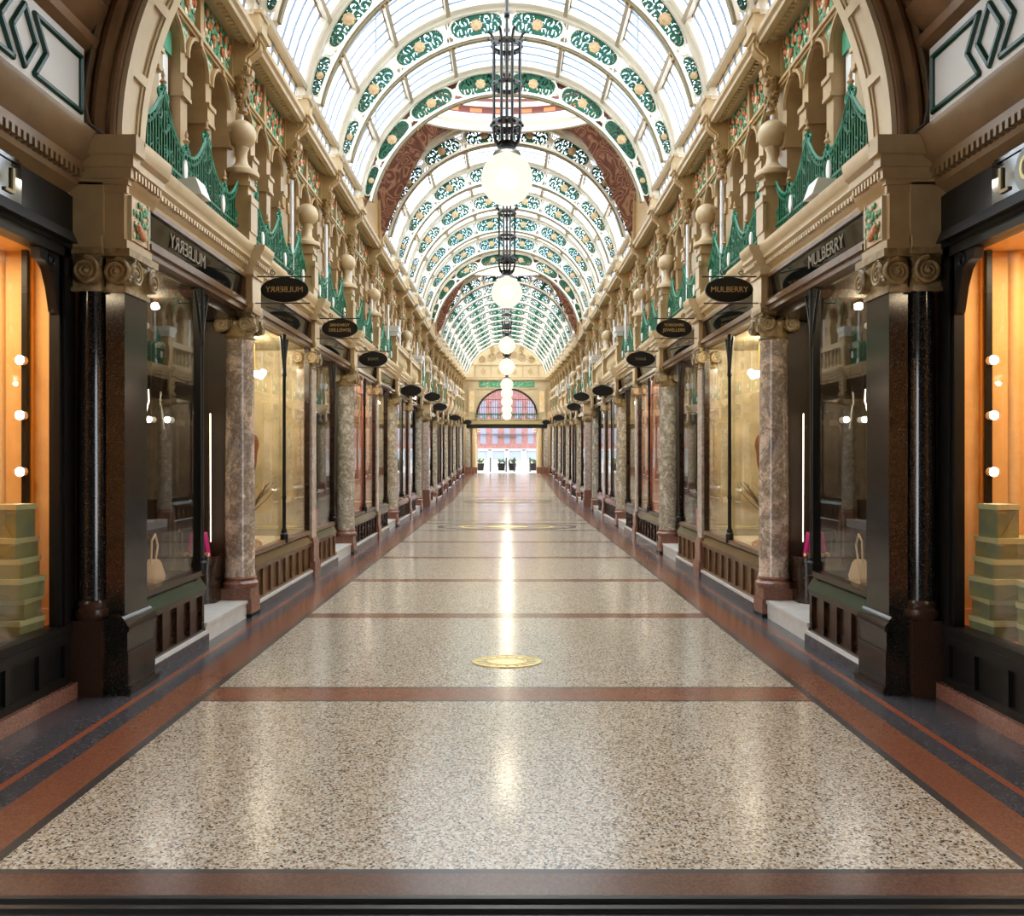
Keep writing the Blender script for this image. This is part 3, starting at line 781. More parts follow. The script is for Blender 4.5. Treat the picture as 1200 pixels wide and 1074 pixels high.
# ------------------------------------------------------------------ painted domes between the barrels
def build_dome(k, ya, yb):
    yc, hy = (ya+yb)/2, (yb-ya)/2
    A, B = 2.25, hy*.97; zr = 9.50
    b = MB(); n = 96; rows = 10
    def bound(t):
        th = 2*pi*t; dx, dy = cos(th), sin(th)
        s_ = min(R/abs(dx) if abs(dx) > 1e-6 else 1e9, hy/abs(dy) if abs(dy) > 1e-6 else 1e9)
        # take even spread along ring angle
        x, y = R*dx, hy*dy
        m = max(abs(dx), abs(dy)); x, y = R*dx/m, hy*dy/m
        if abs(abs(y)-hy) < 1e-6: z = ZC+sqrt(max(0, R*R-x*x))+.02
        else: z = ZC+1.9*sqrt(max(0, 1-(y/hy)**2))*1.0
        return Vector((x, y, z))
    vs = []; fs = []
    for i in range(n):
        t = i/n; P0 = bound(t); th = 2*pi*t
        P1 = Vector((A*cos(th), B*sin(th), zr))
        for j in range(rows+1):
            q = j/rows; p = P0.lerp(P1, q)
            p.z += .16*sin(pi*q)
            vs.append((p.x, p.y, p.z))
    for i in range(n):
        for j in range(rows):
            a = i*(rows+1)+j; c = ((i+1) % n)*(rows+1)+j
            fs.append((a, a+1, c+1, c))
    b.add(vs, fs, 0)
    # ring mouldings, drum and saucer, its open top added to let in daylight
    prof = [(.02,zr,1),(-.04,zr+.03,1),(-.02,zr+.2,1),(-.06,zr+.24,1),(-.04,zr+.42,1),(.0,zr+.44,2),(.0,zr+.47,3),(.0,zr+.56,2),(-.03,zr+.6,1),(-.02,zr+.72,2),(-.02,zr+.80,1),(-.06,zr+1.0,1),(-.16,zr+1.2,1),(-.3,zr+1.35,1)]
    vs = []; fs = []; ms = []
    for d, z, m in prof:
        for i in range(n):
            th = 2*pi*i/n; vs.append((max(.02,A+d)*cos(th), max(.01,B+d*B/A)*sin(th), z))
    o = len(b.v); b.v += vs
    for j in range(len(prof)-1):
        for i in range(n):
            b.f.append((o+j*n+i, o+(j+1)*n+i, o+(j+1)*n+(i+1) % n, o+j*n+(i+1) % n))
            m = prof[j][2]; b.m.append(m if m != 3 else (3 if (i % 4) < 2 else 2))
    # side lunettes
    for sg in (-1, 1):
        m_ = 20; vs = []; fs = []
        for i in range(m_+1):
            y = -hy+2*hy*i/m_; vs += [(sg*R, y, 6.8), (sg*R, y, ZC+1.9*sqrt(max(0,1-(y/hy)**2))+.02)]
        for i in range(m_): fs.append((2*i,2*i+2,2*i+3,2*i+1))
        b.add(vs, fs, 4)
        for y in (-hy+.14, hy-.14): b.box(sg*R-.06, sg*R+.06, y-.07, y+.07, 6.9, 8.2, 4)
    ob = N('ceiling' if k == 0 else 'ceiling.001', mesh('pendentive_dome', b, [PEND, IRONWHT, mat('dome_band', (.16,.035,.025), .5), mat('dome_dot', (.65,.22,.08), .5), STONE]), loc=(0,yc,0), kind='structure')
    cas = MB()
    for y in (-hy+.02, hy-.02):
        vs_ = []; nn = 32
        for i in range(nn+1):
            x = -2.7+5.4*i/nn
            for yy in (y-.02, y+.02): vs_ += [(x,yy,ZC+sqrt((R+.10)**2-x*x)), (x,yy,11.3)]
        fs_ = []
        for i in range(nn):
            q = i*4; w = q+4; fs_ += [(q,q+1,w+1,w),(q+2,w+2,w+3,q+3),(q+1,q+3,w+3,w+1),(q,w,w+2,q+2)]
        cas.add(vs_, fs_)
    for x in (-2.7,2.7): cas.box(x-.02,x+.02,-hy,hy,8.7,11.3)
    N('dome_casing', mesh('dome_casing', cas, mat('lead_sheet', (.52,.64,.72), .6)), ob)
    # painted figures in the corners: green cartouche, gold scrolls
    for sg in (-1, 1):
        c = MB()
        for (x, z, m, s_) in ((2.2,9.05,1,.16),(2.42,8.72,1,.12),(1.98,9.2,1,.1)): c.ball((x,0,z), s_, 10, 6, m, (.8,.12,1.2))
        for (x, z, q) in ((2.35,9.3,.13),(2.55,8.9,.12),(2.68,8.35,.13),(1.7,9.5,.11),(2.72,7.95,.1),(1.45,9.62,.08)): c.merge(spiral((x,0,z), q, 2, 'y', .022, sg), m=0)
        c.ball((2.15,0,9.35), .1, 8, 6, 0, (.5,.15,1.6)); c.ball((2.52,0,8.6), .13, 8, 6, 0, (1.6,.15,.6))
        N('painted_cartouche', mesh('painted_cartouche', c, [GOLD, LEAFGRN]), ob, (0,hy-.06-.02,-.02), sg)
build_dome(0, 17.5, 20.05); build_dome(1, 33.0, 35.9)

# ------------------------------------------------------------------ globe lamps
def build_lamps():
    g = MB().ball((0,0,0), .37, 32, 20)
    bulb = MB().ball((0,0,0), .15, 16, 10)
    cap = MB().lathe([(.16,.345),(.20,.36),(.17,.40),(.11,.44),(.09,.50),(.13,.52)], seg=20)
    cage = MB()
    for k in range(8):
        a = 2*pi*(k+.5)/8; q = [(.12,.47),(.17,.54),(.2,.64),(.2,1.2),(.2,1.86),(.205,1.95),(.24,2.03),(.29,2.06)]
        cage.tube([(r*cos(a), r*sin(a), z) for r, z in q], .022, 6)
    bands = []
    for z, h in ((.72,.10),(1.3,.06),(1.86,.07)):
        m = MB().lathe([(.19,z),(.215,z),(.215,z+h),(.19,z+h)], seg=24, cap=False)
        for k in range(12):
            a = 2*pi*k/12; m.ball((.215*cos(a),.215*sin(a),z+h/2), h*.33, 6, 4)
        bands.append(m)
    mg, mbu, mc, mca = mesh('lamp_globe', g, GLOBE), mesh('lamp_bulb', bulb, BULB), mesh('lamp_cap', cap, IRONBLK), mesh('lamp_cage', cage, IRONBLK)
    mbands = [mesh('cage_band', m, IRONBLK) for m in bands]
    lamps = [(12.2,327,1),(20.4,194,1),(30.4,132,.82),(38.2,107,.98),(49,86,1),(52.2,76,1),(55,66,1),(57.4,57,.95),(59.4,50,.9)]
    for k, (y, dy, s_) in enumerate(lamps):
        z = H+dy*y/1000
        o = N('pendant_lamp', None, loc=(0,y,z-rise(y)), cat='pendant lamp', group='hanging globe lamps',
              label=f'{ORD[k]} glowing globe lamp from the camera, hanging in a black iron cage')
        o.scale = (s_,s_,s_)
        N('globe', mg, o); N('bulb', mbu, o); N('cap', mc, o)
        if k < 4:
            N('cage', mca, o)
            for m in mbands: N('cage_band', m, o)
        top = ZC+rise(y)+2.47-z if k else ZC+3.05-z
        if k >= 4: top = min(top, 5)
        z0 = .47
        N('rod', mesh('lamp_rod', MB().tube([(0,0,z0),(0,0,top/s_)], .022, 8).ball((0,0,2.35),.05,8,6).ball((0,0,2.6),.035,8,6), IRONBLK), o)
build_lamps()

# ------------------------------------------------------------------ hanging oval signs
def build_signs():
    n = 40
    ov = [(.285*cos(2*pi*i/n), .148*sin(2*pi*i/n)) for i in range(n)]
    board = MB().prism(ov, -.018, .018, 'y').prism([(x*.96,z*.93) for x,z in ov], -.022, .022, 'y')
    mbd = mesh('sign_board', board, SIGNBLK)
    br = MB().tube([(-.32,0,.158),(.46,0,.158)], .009, 6).tube([(-.30,0,-.158),(.46,0,-.158)], .007, 6)
    br.box(.44,.47,-.03,.03,-.2,.2)
    for x in (-.1,.1): br.tube([(x*.2,0,.14),(x*.2,0,.16)], .006, 5)
    br.merge(spiral((-.06,0,.215), .045, 1.5, 'y', .008, 1)).merge(spiral((.14,0,.205), .035, 1.5, 'y', .008, -1))
    mbr = mesh('sign_bracket', br, IRONBLK)
    lines = {1: [('MULBERRY', .092, 0)], 2: [('YORKSHIRE', .060, .05), ('JEWELLERS', .072, -.03)], 3: [('MANI', .085, 0)]}
    for sx in (1,-1):
        for k in (1, 2, 3, 5, 7, 8, 11, 15):
            y = ST[k]-.05; zz = {1:3.88,2:3.93,3:3.83,5:3.74,7:4.05,8:3.89,11:3.75,15:3.64}[k]
            nn = [1,2,3,5,7,8,11,15].index(k)
            o = N('hanging_sign', mbd, loc=(2.64,y,zz), sx=sx, cat='hanging sign', group='black oval hanging signs',
                  label=f'{ORD[nn]} black oval hanging sign on an iron bracket from the camera, {SIDE[sx]} side')
            N('bracket', mbr, o, sx=sx)
            if k in lines:
                for s_, size, dz in lines[k]:
                    b = MB().merge(text(s_, size), Matrix.Translation((0,-.025,dz)))
                    N('lettering', mesh('sign_lettering', b, LETTERGOLD if k < 3 else LETTERDIM, False), o, sx=sx)
build_signs()

# ------------------------------------------------------------------ shopfronts
def bracket_spandrel():
    b = MB()
    for sg in (-1,1):
        b.tube([(0, sg*(.02+.16*(q**1.6)), 3.05+.5*q) for q in [j/8 for j in range(9)]], .02, 5)
        b.merge(spiral((0,sg*.075,3.46), .05, 1.4, 'x', .011, sg)).merge(spiral((0,sg*.045,3.3), .032, 1.3, 'x', .009, -sg))
    return b
COLONNETTE = MB().lathe([(.055,.70),(.055,.82),(.038,.84),(.044,.87),(.028,.90),(.026,1.3),(.034,1.33),(.026,1.36),(.024,3.0),(.036,3.03),(.03,3.08),(.03,3.6)], seg=12)
def bulkhead(y0, y1, pan):
    b = MB().box(3.06,3.16,y0,y1,.10,.16).box(3.10,3.16,y0,y1,.16,.52).box(3.06,3.16,y0,y1,.50,.56)
    n = max(2, int((y1-y0)/pan))
    for i in range(n+1):
        y = y0+(y1-y0-.06)*i/n; b.box(3.07,3.12,y,y+.06,.16,.50)
    return b
def trough(y0, y1):
    return MB().prism([(3.04,.56),(3.16,.56),(3.16,.70),(3.13,.70)], y0, y1, 'y'), MB().box(3.07,3.17,y0,y1,.69,.745).box(3.05,3.10,y0,y1,.545,.575)
SIT = [  # interior backdrop colour, light colour, power
    ((.055,.030,.016),(1,.82,.55),26), ((.60,.50,.32),(1,.87,.62),75), ((.10,.085,.06),(1,.9,.7),40), ((.50,.20,.10),(1,.85,.7),90),
    ((.42,.33,.2),(1,.85,.6),50), ((.35,.28,.2),(1,.9,.75),60), ((.3,.22,.14),(1,.85,.6),50), None, ((.35,.28,.2),(1,.9,.75),50), ((.5,.38,.2),(1,.85,.6),60)]
def build_shops():
    wood = {}
    for k in range(0, len(ST)-1):
        if k == 7: continue
        y0 = ST[k]+(.26 if k == 0 else .165); y1 = ST[k+1]-.165
        L = y1-y0; door = (k % 2 == 0)
        W = BLACKWOOD if k == 0 else WOODGOLD if k in (1,2) else WOOD
        F = WOOD
        ye = y0+L*(.50 if k == 0 else .52) if door else y1
        bk = mesh('bulkhead', bulkhead(0, ye-y0, .34), [WOOD if k == 0 else W])
        tg, tr = trough(0, ye-y0)
        mtg, mtr = mesh('sill_trough', tg, mat('trough_glass', (.012,.035,.024) if k != 1 else (.10,.055,.02), .1)), mesh('sill', tr, WOOD if k == 0 else W)
        pl = mesh('shop_plinth', MB().box(3.02,3.18,0,ye-y0,0,.10), GREYFL); st = mesh('plinth_strip', MB().box(3.03,3.17,0,ye-y0,.10,.13), WHITEMARB)
        ym = [] if door else [L/2]
        panes = []
        edges = [0]+ym+[ye-y0]
        for i in range(len(edges)-1): panes.append(mesh('glass_pane', MB().box(3.125,3.135,edges[i]+.02,edges[i+1]-.02,.745,3.6), GLASS))
        fr = [mesh('window_jamb', MB().box(3.09,3.17,a,a+.05,.70,3.6), BLACKWOOD if k == 0 else F) for a in (0, ye-y0-.05)]
        head = mesh('transom_rail', MB().box(3.06,3.2,0,L,3.60,3.66).box(3.03,3.2,0,L,3.66,3.71).box(3.08,3.2,0,L,3.71,3.76).box(3.06,3.2,0,L,4.0,4.04).box(3.06,3.2,0,.05,3.76,4.0).box(3.06,3.2,L-.05,L,3.76,4.0), W if k else WOODGOLD)
        fas = mesh('fascia_glass', MB().prism([(3.12,3.76),(3.15,3.76),(3.12,4.0),(3.09,4.0)], .05, L-.05, 'y'), FASCIA)
        sp = mesh('spandrel_bracket', bracket_spandrel(), BLACKWOOD); cn = mesh('colonnette', COLONNETTE, BLACKWOOD)
        ret = None
        if door:
            R0, R1 = ye-y0, L
            # recess: return window, curved bulkhead on the far side, door at the back
            rb = MB(); nq = 8
            cur = [(3.40+.0, R1-.10)]
            pts = [(3.36, R1), (3.36, R1-.14)] + [(3.36+.14*(1-cos(q*pi/16)), R1-.14-.14*sin(q*pi/16)) for q in range(1, 9)] + [(4.0, R1-.28), (4.0, R1)]
            rb.prism(pts, .02, .66, 'z').prism([(x-.015 if x < 3.9 else x, y-.015 if y < R1 else y) for x, y in pts], .66, .74, 'z').prism([(x-.02 if x < 3.9 else x, y-.02 if y < R1 else y) for x, y in pts], .02, .12, 'z')
            mrb = mesh('return_bulkhead', rb, WOOD)
            rg = mesh('return_glass', MB().box(3.42,4.0,R1-.262,R1-.254,.74,3.5), GLASS)
            rgn = mesh('return_glass_near', MB().box(3.18,4.0,R0-.06,R0-.05,.745,3.5), GLASS)
            dr = MB().box(3.98,4.03,R0,R1-.28,.2,2.5).box(3.96,4.05,R0-.02,R0+.08,.2,2.5).box(3.96,4.05,R1-.36,R1-.26,.2,2.5).box(3.96,4.05,R0,R1-.28,2.4,2.52).box(3.96,4.05,R0,R1-.28,.2,.5).box(3.96,4.05,R0,R1-.28,1.05,1.15)
            mdr = mesh('door_leaf', dr, WOOD)
            mhd = mesh('door_handle', MB().tube([(3.93,R0+.14,1.0),(3.90,R0+.14,1.05),(3.90,R0+.14,1.4),(3.93,R0+.14,1.45)], .015, 6), BRASS)
            ms = mesh('soffit', MB().box(3.16,4.05,R0-.05,R1,3.50,3.60).box(3.95,4.05,R0,R1-.25,2.52,3.5), WOOD)
            mstep = mesh('door_step', MB().box(3.06,3.97,R0+.02,R1+.01,0,.17).box(3.045,3.97,R0+.005,R1+.02,.17,.205), WHITEMARB)
        sit = SIT[k] if k < len(SIT) else SIT[8+(k % 2)]
        bmat = mat('shop_backdrop', sit[0], .5, noise=.35, nscale=3)
        inb = MB().box(4.35,4.42,-.1,L+.1,.0,3.62).box(3.2,4.42,-.16,-.12,.0,3.62).box(3.25,4.42,L+.12,L+.16,.0,3.62).box(3.2,4.42,-.16,L+.16,3.58,3.62)
        for q in range(int(L/.45)): inb.box(4.31,4.35,.1+q*.45,.16+q*.45,.6,3.4)
        mib = mesh('shop_interior', inb, bmat)
        mfl = mesh('display_floor', MB().box(3.17,4.3,0,(ye-y0-.06) if door else L,.60,.66), mat('display_boards', tuple(min(1,c*1.2) for c in sit[0]), .5))
        for sx in (1,-1):
            o = N('shopfront', None, loc=(0,y0,0), sx=sx, cat='shopfront', group='timber shopfronts',
                  label=f'{ORD[k-(k>7)]} timber and glass shopfront beyond the black pier on the {SIDE[sx]}' + (', with recessed door' if door else ', full width windows'))
            N('bulkhead', bk, o, sx=sx); t = N('sill', mtr, o, sx=sx); N('trough', mtg, t, sx=sx); N('plinth', pl, o, sx=sx); N('plinth_strip', st, o, sx=sx)
            for p in panes: N('glass_pane', p, o, sx=sx)
            [N('window_jamb', q, o, sx=sx) for q in fr]; h_ = N('transom_rail', head, o, sx=sx); N('fascia_glass', fas, h_, sx=sx)
            for y in ym+([ye-y0] if door else []):
                c = N('colonnette', cn, o, (3.10,y,0), sx); N('spandrel_bracket', sp, c, sx=sx)
            N('interior', mib, o, sx=sx); N('display_floor', mfl, o, sx=sx)
            if door:
                N('return_bulkhead', mrb, o, sx=sx); N('return_glass', rg, o, sx=sx); N('return_glass', rgn, o, sx=sx)
                d = N('door', mdr, o, sx=sx); N('handle', mhd, d, sx=sx); N('soffit', ms, o, sx=sx)
                N('doorstep', mstep, loc=(0,y0,0), sx=sx, cat='step', group='pale marble doorsteps',
                  label=f'{ORD[k//2]} pale marble doorstep from the camera before a recessed shop door, {SIDE[sx]}')
            if k < 6 or k > 7:
                li = bpy.data.lights.new('shop_lamp', 'POINT'); li.energy = sit[2]*.7; li.color = sit[1]; li.shadow_soft_size = .04
                lo = bpy.data.objects.new('shop_lamp', li); COL.objects.link(lo); lo.location = (3.75*sx, y0+(L*.3 if door else L/2), 3.5+rise(y0))
    # lettering on the first fascia
    for sx in (1,-1):
        b = MB().merge(text('MULBERRY', .19), Matrix.Translation((3.095,8.3,3.88)) @ Matrix.Rotation(radians(-90), 4, 'Z') )
        N('fascia_lettering', mesh('fascia_lettering', b, LETTERDIM, False), sx=sx, cat='lettering', label=f'faded gold lettering on the dark fascia nearest the black pier, {SIDE[sx]}')
    # cross passage: bay seven is left open, dark and closed off deep inside
build_shops()

# ------------------------------------------------------------------ goods, lamps in the first shops
def build_goods(sx):
    S = SIDE[sx]
    # magenta handbag with chain on the curved bulkhead
    bag = MB().prism([(-.12,0),(.12,0),(.08,.28),(-.08,.28)], -.06, .06, 'y')
    o = N('handbag', mesh('bag_body', bag, PINK), loc=(3.56,9.86,.74), sx=sx, cat='handbag', label=f'magenta handbag with long strap on the curved ledge beside the near {S} column')
    N('strap', mesh('bag_strap', MB().tube([(-.05,0,.27),(-.03,0,.45),(.03,0,.66),(.05,0,.45),(.06,0,.27)], .015, 6), PINK), o, sx=sx)
    N('clasp', mesh('bag_clasp', MB().ball((0,-.055,.19), .022, 8, 6), CREAMTXT), o, sx=sx)
    ch = MB(); rnd = random.Random(2)
    for k in range(26): ch.ball((rnd.uniform(-.14,.14), rnd.uniform(-.05,.05), .015+rnd.uniform(0,.03)), .02, 6, 4)
    N('bead_heap', mesh('bead_heap', ch, CREAMTXT), loc=(3.55,9.77,.74), sx=sx, cat='necklaces', kind='stuff', label=f'heap of gold beads at the foot of the magenta handbag, {S}')
    # tan bag in the near window
    t = MB().prism([(-.15,.03),(-.11,0),(.12,.02),(.15,.06),(.05,.2),(-.02,.24),(-.07,.2)], -.05, .05, 'x')
    o = N('leather_bag', mesh('tan_bag', t, TAN), loc=(3.42,8.28,.66), sx=sx, cat='handbag', label=f'tan leather shoulder bag lying in the window beside the {S} black pier')
    N('strap', mesh('tan_strap', MB().tube([(0,.02,.2),(0,.08,.36),(0,.02,.48),(0,-.06,.42),(0,-.08,.2)], .010, 6), TAN), o, sx=sx)
    o = N('leather_bag', mesh('tan_bag_small', MB().prism([(-.09,0),(.09,0),(.07,.15),(-.07,.15)], -.04, .04, 'x'), mat('brown_leather', (.35,.18,.08), .5)), loc=(3.62,7.95,.66), sx=sx, cat='handbag', label=f'small brown leather bag with tall looped strap, hard by the {S} black pier')
    N('strap', mesh('loop_strap', MB().tube([(0,.06,.13),(0,.09,.5),(0,.02,.72),(0,-.05,.6),(0,-.06,.13)], .011, 6), TAN), o, sx=sx)
    # spotlights in the ceiling of the first shop
    sp = MB().lathe([(.035,0),(.035,.12)], seg=12, axis='y'); face = MB().lathe([(.031,-.004),(.031,0)], seg=12, axis='y')
    ms, mf = mesh('spot_body', sp, WHITE), mesh('spot_face', face, SPOT)
    for i, (x, y, z, w) in enumerate(((3.72,9.35,2.30,'lowest near the door'),(3.9,9.3,2.30,'beside the lowest one'),(3.6,8.4,3.2,'highest over the window'),(3.75,7.9,3.1,'behind the black pier'))):
        o = N('spotlight', ms, loc=(x,y,z), sx=sx, cat='spotlight', label=f'small white spotlight inside the first {S} shop, {w}')
        N('lamp_face', mf, o, sx=sx)
        N('stem', mesh('spot_stem', MB().tube([(0,.06,.03),(0,.06,3.5-z)], .006, 6), IRONBLK), o, sx=sx)
    N('neon_strip', mesh('neon_strip', MB().tube([(0,0,0),(0,-.01,.9),(0,-.015,1.5)], .005, 6), STRIP), loc=(3.47,10.0,.9), sx=sx, cat='strip light', label=f'vertical glowing strip light beside the near {S} marble column')
    zg = [(0,.0,.36),(0,.012,.24),(0,-.02,.2),(0,-.04,.15),(0,-.09,-.02)]
    N('neon_squiggle', mesh('neon_squiggle', MB().tube(zg, .006, 6), STRIP), loc=(3.55,8.45,2.2), sx=sx, cat='neon light', label=f'bent glowing neon squiggle in the window beside the {S} black pier')
    # golden shop: chandelier, hanging ornament, branches
    o = N('chandelier', mesh('chandelier_stem', MB().tube([(0,0,.1),(0,0,.5)], .01, 6), BRASS), loc=(3.55,12.0,3.05), sx=sx, cat='chandelier', label=f'white glowing chandelier in the golden window beyond the near {S} column')
    c = MB()
    for k in range(6): c.ball((.12*cos(k*pi/3), .12*sin(k*pi/3), .03*(k % 2)), .05, 8, 6)
    N('lamp_cluster', mesh('chandelier_lamps', c, emit('chandelier_glow', (1,.9,.7), 9)), o, sx=sx)
    o = N('hanging_ornament', mesh('ornament_body', MB().lathe([(.005,-.35),(.04,-.2),(.05,-.05),(.075,.05),(.06,.14),(.03,.2)], seg=10), mat('russet_velvet', (.35,.09,.03), .6)), loc=(3.5,11.8,2.0), sx=sx, cat='ornament', label=f'russet tasselled ornament hanging in the golden {S} window')
    N('cord', mesh('ornament_cord', MB().tube([(0,0,.2),(0,0,1.5)], .008, 6), mat('gold_cord', (.6,.4,.15), .5)), o, sx=sx)
    br = MB(); rnd = random.Random(9)
    for k in range(16):
        a = rnd.uniform(0,2*pi); p = Vector((0,0,.25)); pts = [p.copy()]
        d = Vector((.12*cos(a), .2*sin(a), .16))
        for j in range(5): p = p+d*.8+Vector((rnd.uniform(-.05,.05),rnd.uniform(-.05,.05),0)); pts.append(p.copy())
        br.tube(pts, [.012,.010,.008,.006,.005,.003], 5)
    o = N('branch_vase', mesh('vase', MB().lathe([(.07,0),(.11,.05),(.13,.16),(.08,.25),(.095,.28)], seg=16), mat('bronze_vase', (.16,.09,.03), .35, metal=.5)), loc=(3.6,11.3,.66), sx=sx, cat='vase', label=f'bronze vase of bare branches in the golden {S} window')
    N('branches', mesh('bare_branches', br, mat('twig', (.16,.09,.04), .7)), o, sx=sx)
    fo = MB()
    for k in range(46): fo.ball((rnd.uniform(-.12,.12), rnd.uniform(-.5,.5), rnd.uniform(.01,.08)), rnd.uniform(.02,.045), 6, 4)
    N('dried_petals', mesh('dried_petals', fo, mat('petal', (.72,.42,.25), .6)), loc=(3.4,11.2,.66), sx=sx, cat='petals', kind='stuff', label=f'scatter of pale dried petals along the golden {S} window floor')
    # red bag in the third shop, banner in the fourth
    o = N('shopping_bag', mesh('red_bag', MB().prism([(-.16,0),(.16,0),(.18,.3),(-.18,.3)], -.12, .12, 'x'), mat('crimson', (.62,.02,.08), .5)), loc=(3.5,15.1,.66), sx=sx, cat='bag', label=f'crimson square bag in the window beside the second {S} marble column')
    N('handle', mesh('red_handle', MB().tube([(0,-.08,.3),(0,-.06,.42),(0,.06,.42),(0,.08,.3)], .012, 6), IRONBLK), o, sx=sx)
    o = N('banner', mesh('banner_cloth', MB().box(3.3,3.32,18.2,19.4,.9,3.3), mat('red_cloth', (.70,.13,.05), .7, col2=(.78,.45,.30), nscale=2)), sx=sx, cat='banner', label=f'tall red and peach banner behind the window past the second {S} column')
    N('pole', mesh('banner_pole', MB().tube([(3.31,18.15,3.32),(3.31,19.45,3.32)], .02, 6), IRONBLK), o, sx=sx)
both(build_goods)

# ------------------------------------------------------------------ entrance pier, arch and vestibule
def build_entrance(sx):
    S = SIDE[sx]
    X0 = 3.0; Y0, Y1 = 6.76, 7.28
    o = N('entrance_pier', None, loc=(0,0,0), sx=sx, cat='pier', label=f'black granite entrance pier with half column in the {S} foreground')
    pl = MB().box(X0,3.2,Y0,Y1,.0,.34).box(X0-.03,3.2,Y0-.02,Y1+.02,0,.05).box(X0+.012,3.2,Y0+.012,Y1-.012,.34,.50)
    pl.prism([(X0-.01,.50),(X0-.01,.54),(X0+.03,.60),(X0+.045,.62),(3.2,.62),(3.2,.5)], Y0-.01, Y1+.01, 'y')
    N('plinth', mesh('pier_plinth', pl, GRANITE), o, sx=sx)
    N('shaft', mesh('pier_shaft', MB().box(X0+.05,3.2,Y0+.05,Y1-.05,.62,3.20), GRANITE), o, sx=sx)
    hp = MB().box(3.19,3.45,Y0-.06,Y1-.1,0,.60).lathe([(.135,.60),(.15,.63),(.15,.68),(.125,.70),(.13,.73),(.115,.75)], (3.32,Y0+.08,0), 20)
    N('half_column_plinth', mesh('half_column_plinth', hp, mat('brown_granite', (.055,.028,.018), .2, noise=.3, nscale=60)), o, sx=sx)
    N('half_column', mesh('half_column', MB().lathe([(.112,.75),(.112,1.5),(.10,3.2)], (3.32,Y0+.08,0), 24), GRANITE), o, sx=sx)
    cp = MB().box(X0+.03,3.2,Y0+.03,Y1-.03,3.20,3.24).box(X0+.05,3.2,Y0+.05,Y1-.05,3.24,3.5).box(X0-.02,3.22,Y0-.02,Y1+.02,3.48,3.54)
    cp.box(3.2,3.44,Y0-.03,Y0+.2,3.2,3.23).box(3.22,3.46,Y0-.0,Y0+.2,3.23,3.5).box(3.18,3.48,Y0-.06,Y0+.2,3.49,3.54)
    for cx, cy in ((3.09, Y0+.02), (3.31, Y0-.03)):
        cp.lathe([(.10,-.03),(.105,.06)], (cx,cy,3.36), 18, axis='y'); cp.merge(spiral((cx,cy-.035,3.36), .105, 2.4, 'y', .017, 1)); cp.ball((cx,cy-.035,3.36), .02, 8, 6)
    for cy, sg in ((Y1-.06,1),(Y0+.12,-1)):
        cp.lathe([(.095,-.03),(.095,.05)], (X0+.02,cy,3.36), 18, axis='x'); cp.merge(spiral((X0-.015,cy,3.36), .10, 2.4, 'x', .015, sg)); cp.ball((X0-.015,cy,3.36), .02, 8, 6)
    for k in range(6): cp.ball((X0+.02,Y0+.2+k*.03,3.41+.02*(k % 2)), .028, 6, 5)
    for k in range(9): cp.ball((X0+.0,Y0+.02+k*.014,3.29+.025*k), .022, 6, 4)
    N('capital', mesh('pier_capital', cp, CAPITAL), o, sx=sx)
    en = MB().box(X0+.045,3.21,Y0+.03,Y1-.05,3.54,4.07).box(X0+.02,3.2,Y0+.02,Y1-.02,3.54,3.62).box(3.2,3.46,Y0+.0,Y1,3.54,4.07).box(3.2,3.48,Y0-.03,Y1,3.54,3.64)
    imp = [(3.5,4.0),(X0+.05,4.0),(X0+.02,4.06),(X0-.0,4.09),(X0-.02,4.16),(X0-.05,4.18),(X0-.05,4.24),(X0-.09,4.27),(X0-.11,4.36),(X0-.11,4.40),(3.5,4.40)]
    en.prism(imp, Y0+.04, Y1+.08, 'y')
    for d, z0, z1 in ((-.02,3.99,4.06),(.0,4.05,4.10),(.04,4.09,4.18),(.07,4.17,4.27),(.11,4.26,4.405)): en.box(X0-d,3.5,Y0-d,Y0+.06,z0,z1)
    for k in range(9): en.box(X0-.05,X0-.02,Y0+.02+k*.06,Y0+.05+k*.06,4.10,4.16)
    N('entablature', mesh('pier_entablature', en, STONE), o, sx=sx)
    pn = MB().box(X0+.02,X0+.05,Y0+.10,Y1-.10,3.64,3.98,0); rnd = random.Random(4)
    for a in (Y0+.09,Y1-.11): pn.box(X0+.01,X0+.05,a,a+.02,3.63,3.99,3)
    for k in range(34):
        t = k/33; pn.ball((X0+.012, Y0+.13+.26*abs(sin(t*9)), 3.68+.27*t), .028, 6, 4, 1 if k % 4 else 3, (.5,1,1))
    for q in ((.24,3.72),(.20,3.75),(.28,3.70)): pn.ball((X0+.0, Y0+q[0], q[1]), .04, 8, 6, 2, (.6,1,1))
    N('relief_panel', mesh('pier_relief', pn, [STONE_LT, LEAFGRN, REDBUD, STONE_LT]), o, sx=sx)
    # cable down the arch
    # floodlight on the cornice
    f = N('floodlight', mesh('floodlight_body', MB().prism([(-.12,0),(.10,0),(.12,.14),(-.06,.16)], -.13, .13, 'y'), WHITE), loc=(3.05,8.32,4.42), sx=sx, cat='floodlight', label=f'small white floodlight on the stone ledge below the {S} railing')
    N('foot', mesh('floodlight_foot', MB().box(-.04,.04,-.04,.04,-.035,.01), IRONBLK), f, sx=sx)
    # vestibule side wall
    v = MB()
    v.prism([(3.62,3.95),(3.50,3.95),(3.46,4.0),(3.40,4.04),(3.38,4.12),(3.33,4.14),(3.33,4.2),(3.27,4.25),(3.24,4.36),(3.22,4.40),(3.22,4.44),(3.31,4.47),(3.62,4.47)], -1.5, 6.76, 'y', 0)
    y = 3.5
    while y < 6.7: v.box(3.33,3.40,y,y+.035,4.08,4.14,0); y += .07
    v.prism([(3.62,5.08),(3.31,5.08),(3.24,5.12),(3.22,5.18),(3.28,5.22),(3.20,5.30),(3.14,5.42),(3.2,5.5),(3.62,5.5)], -1.5, 6.76, 'y', 1)
    v.box(3.34,3.62,-1.5,6.8,4.47,5.08,1)
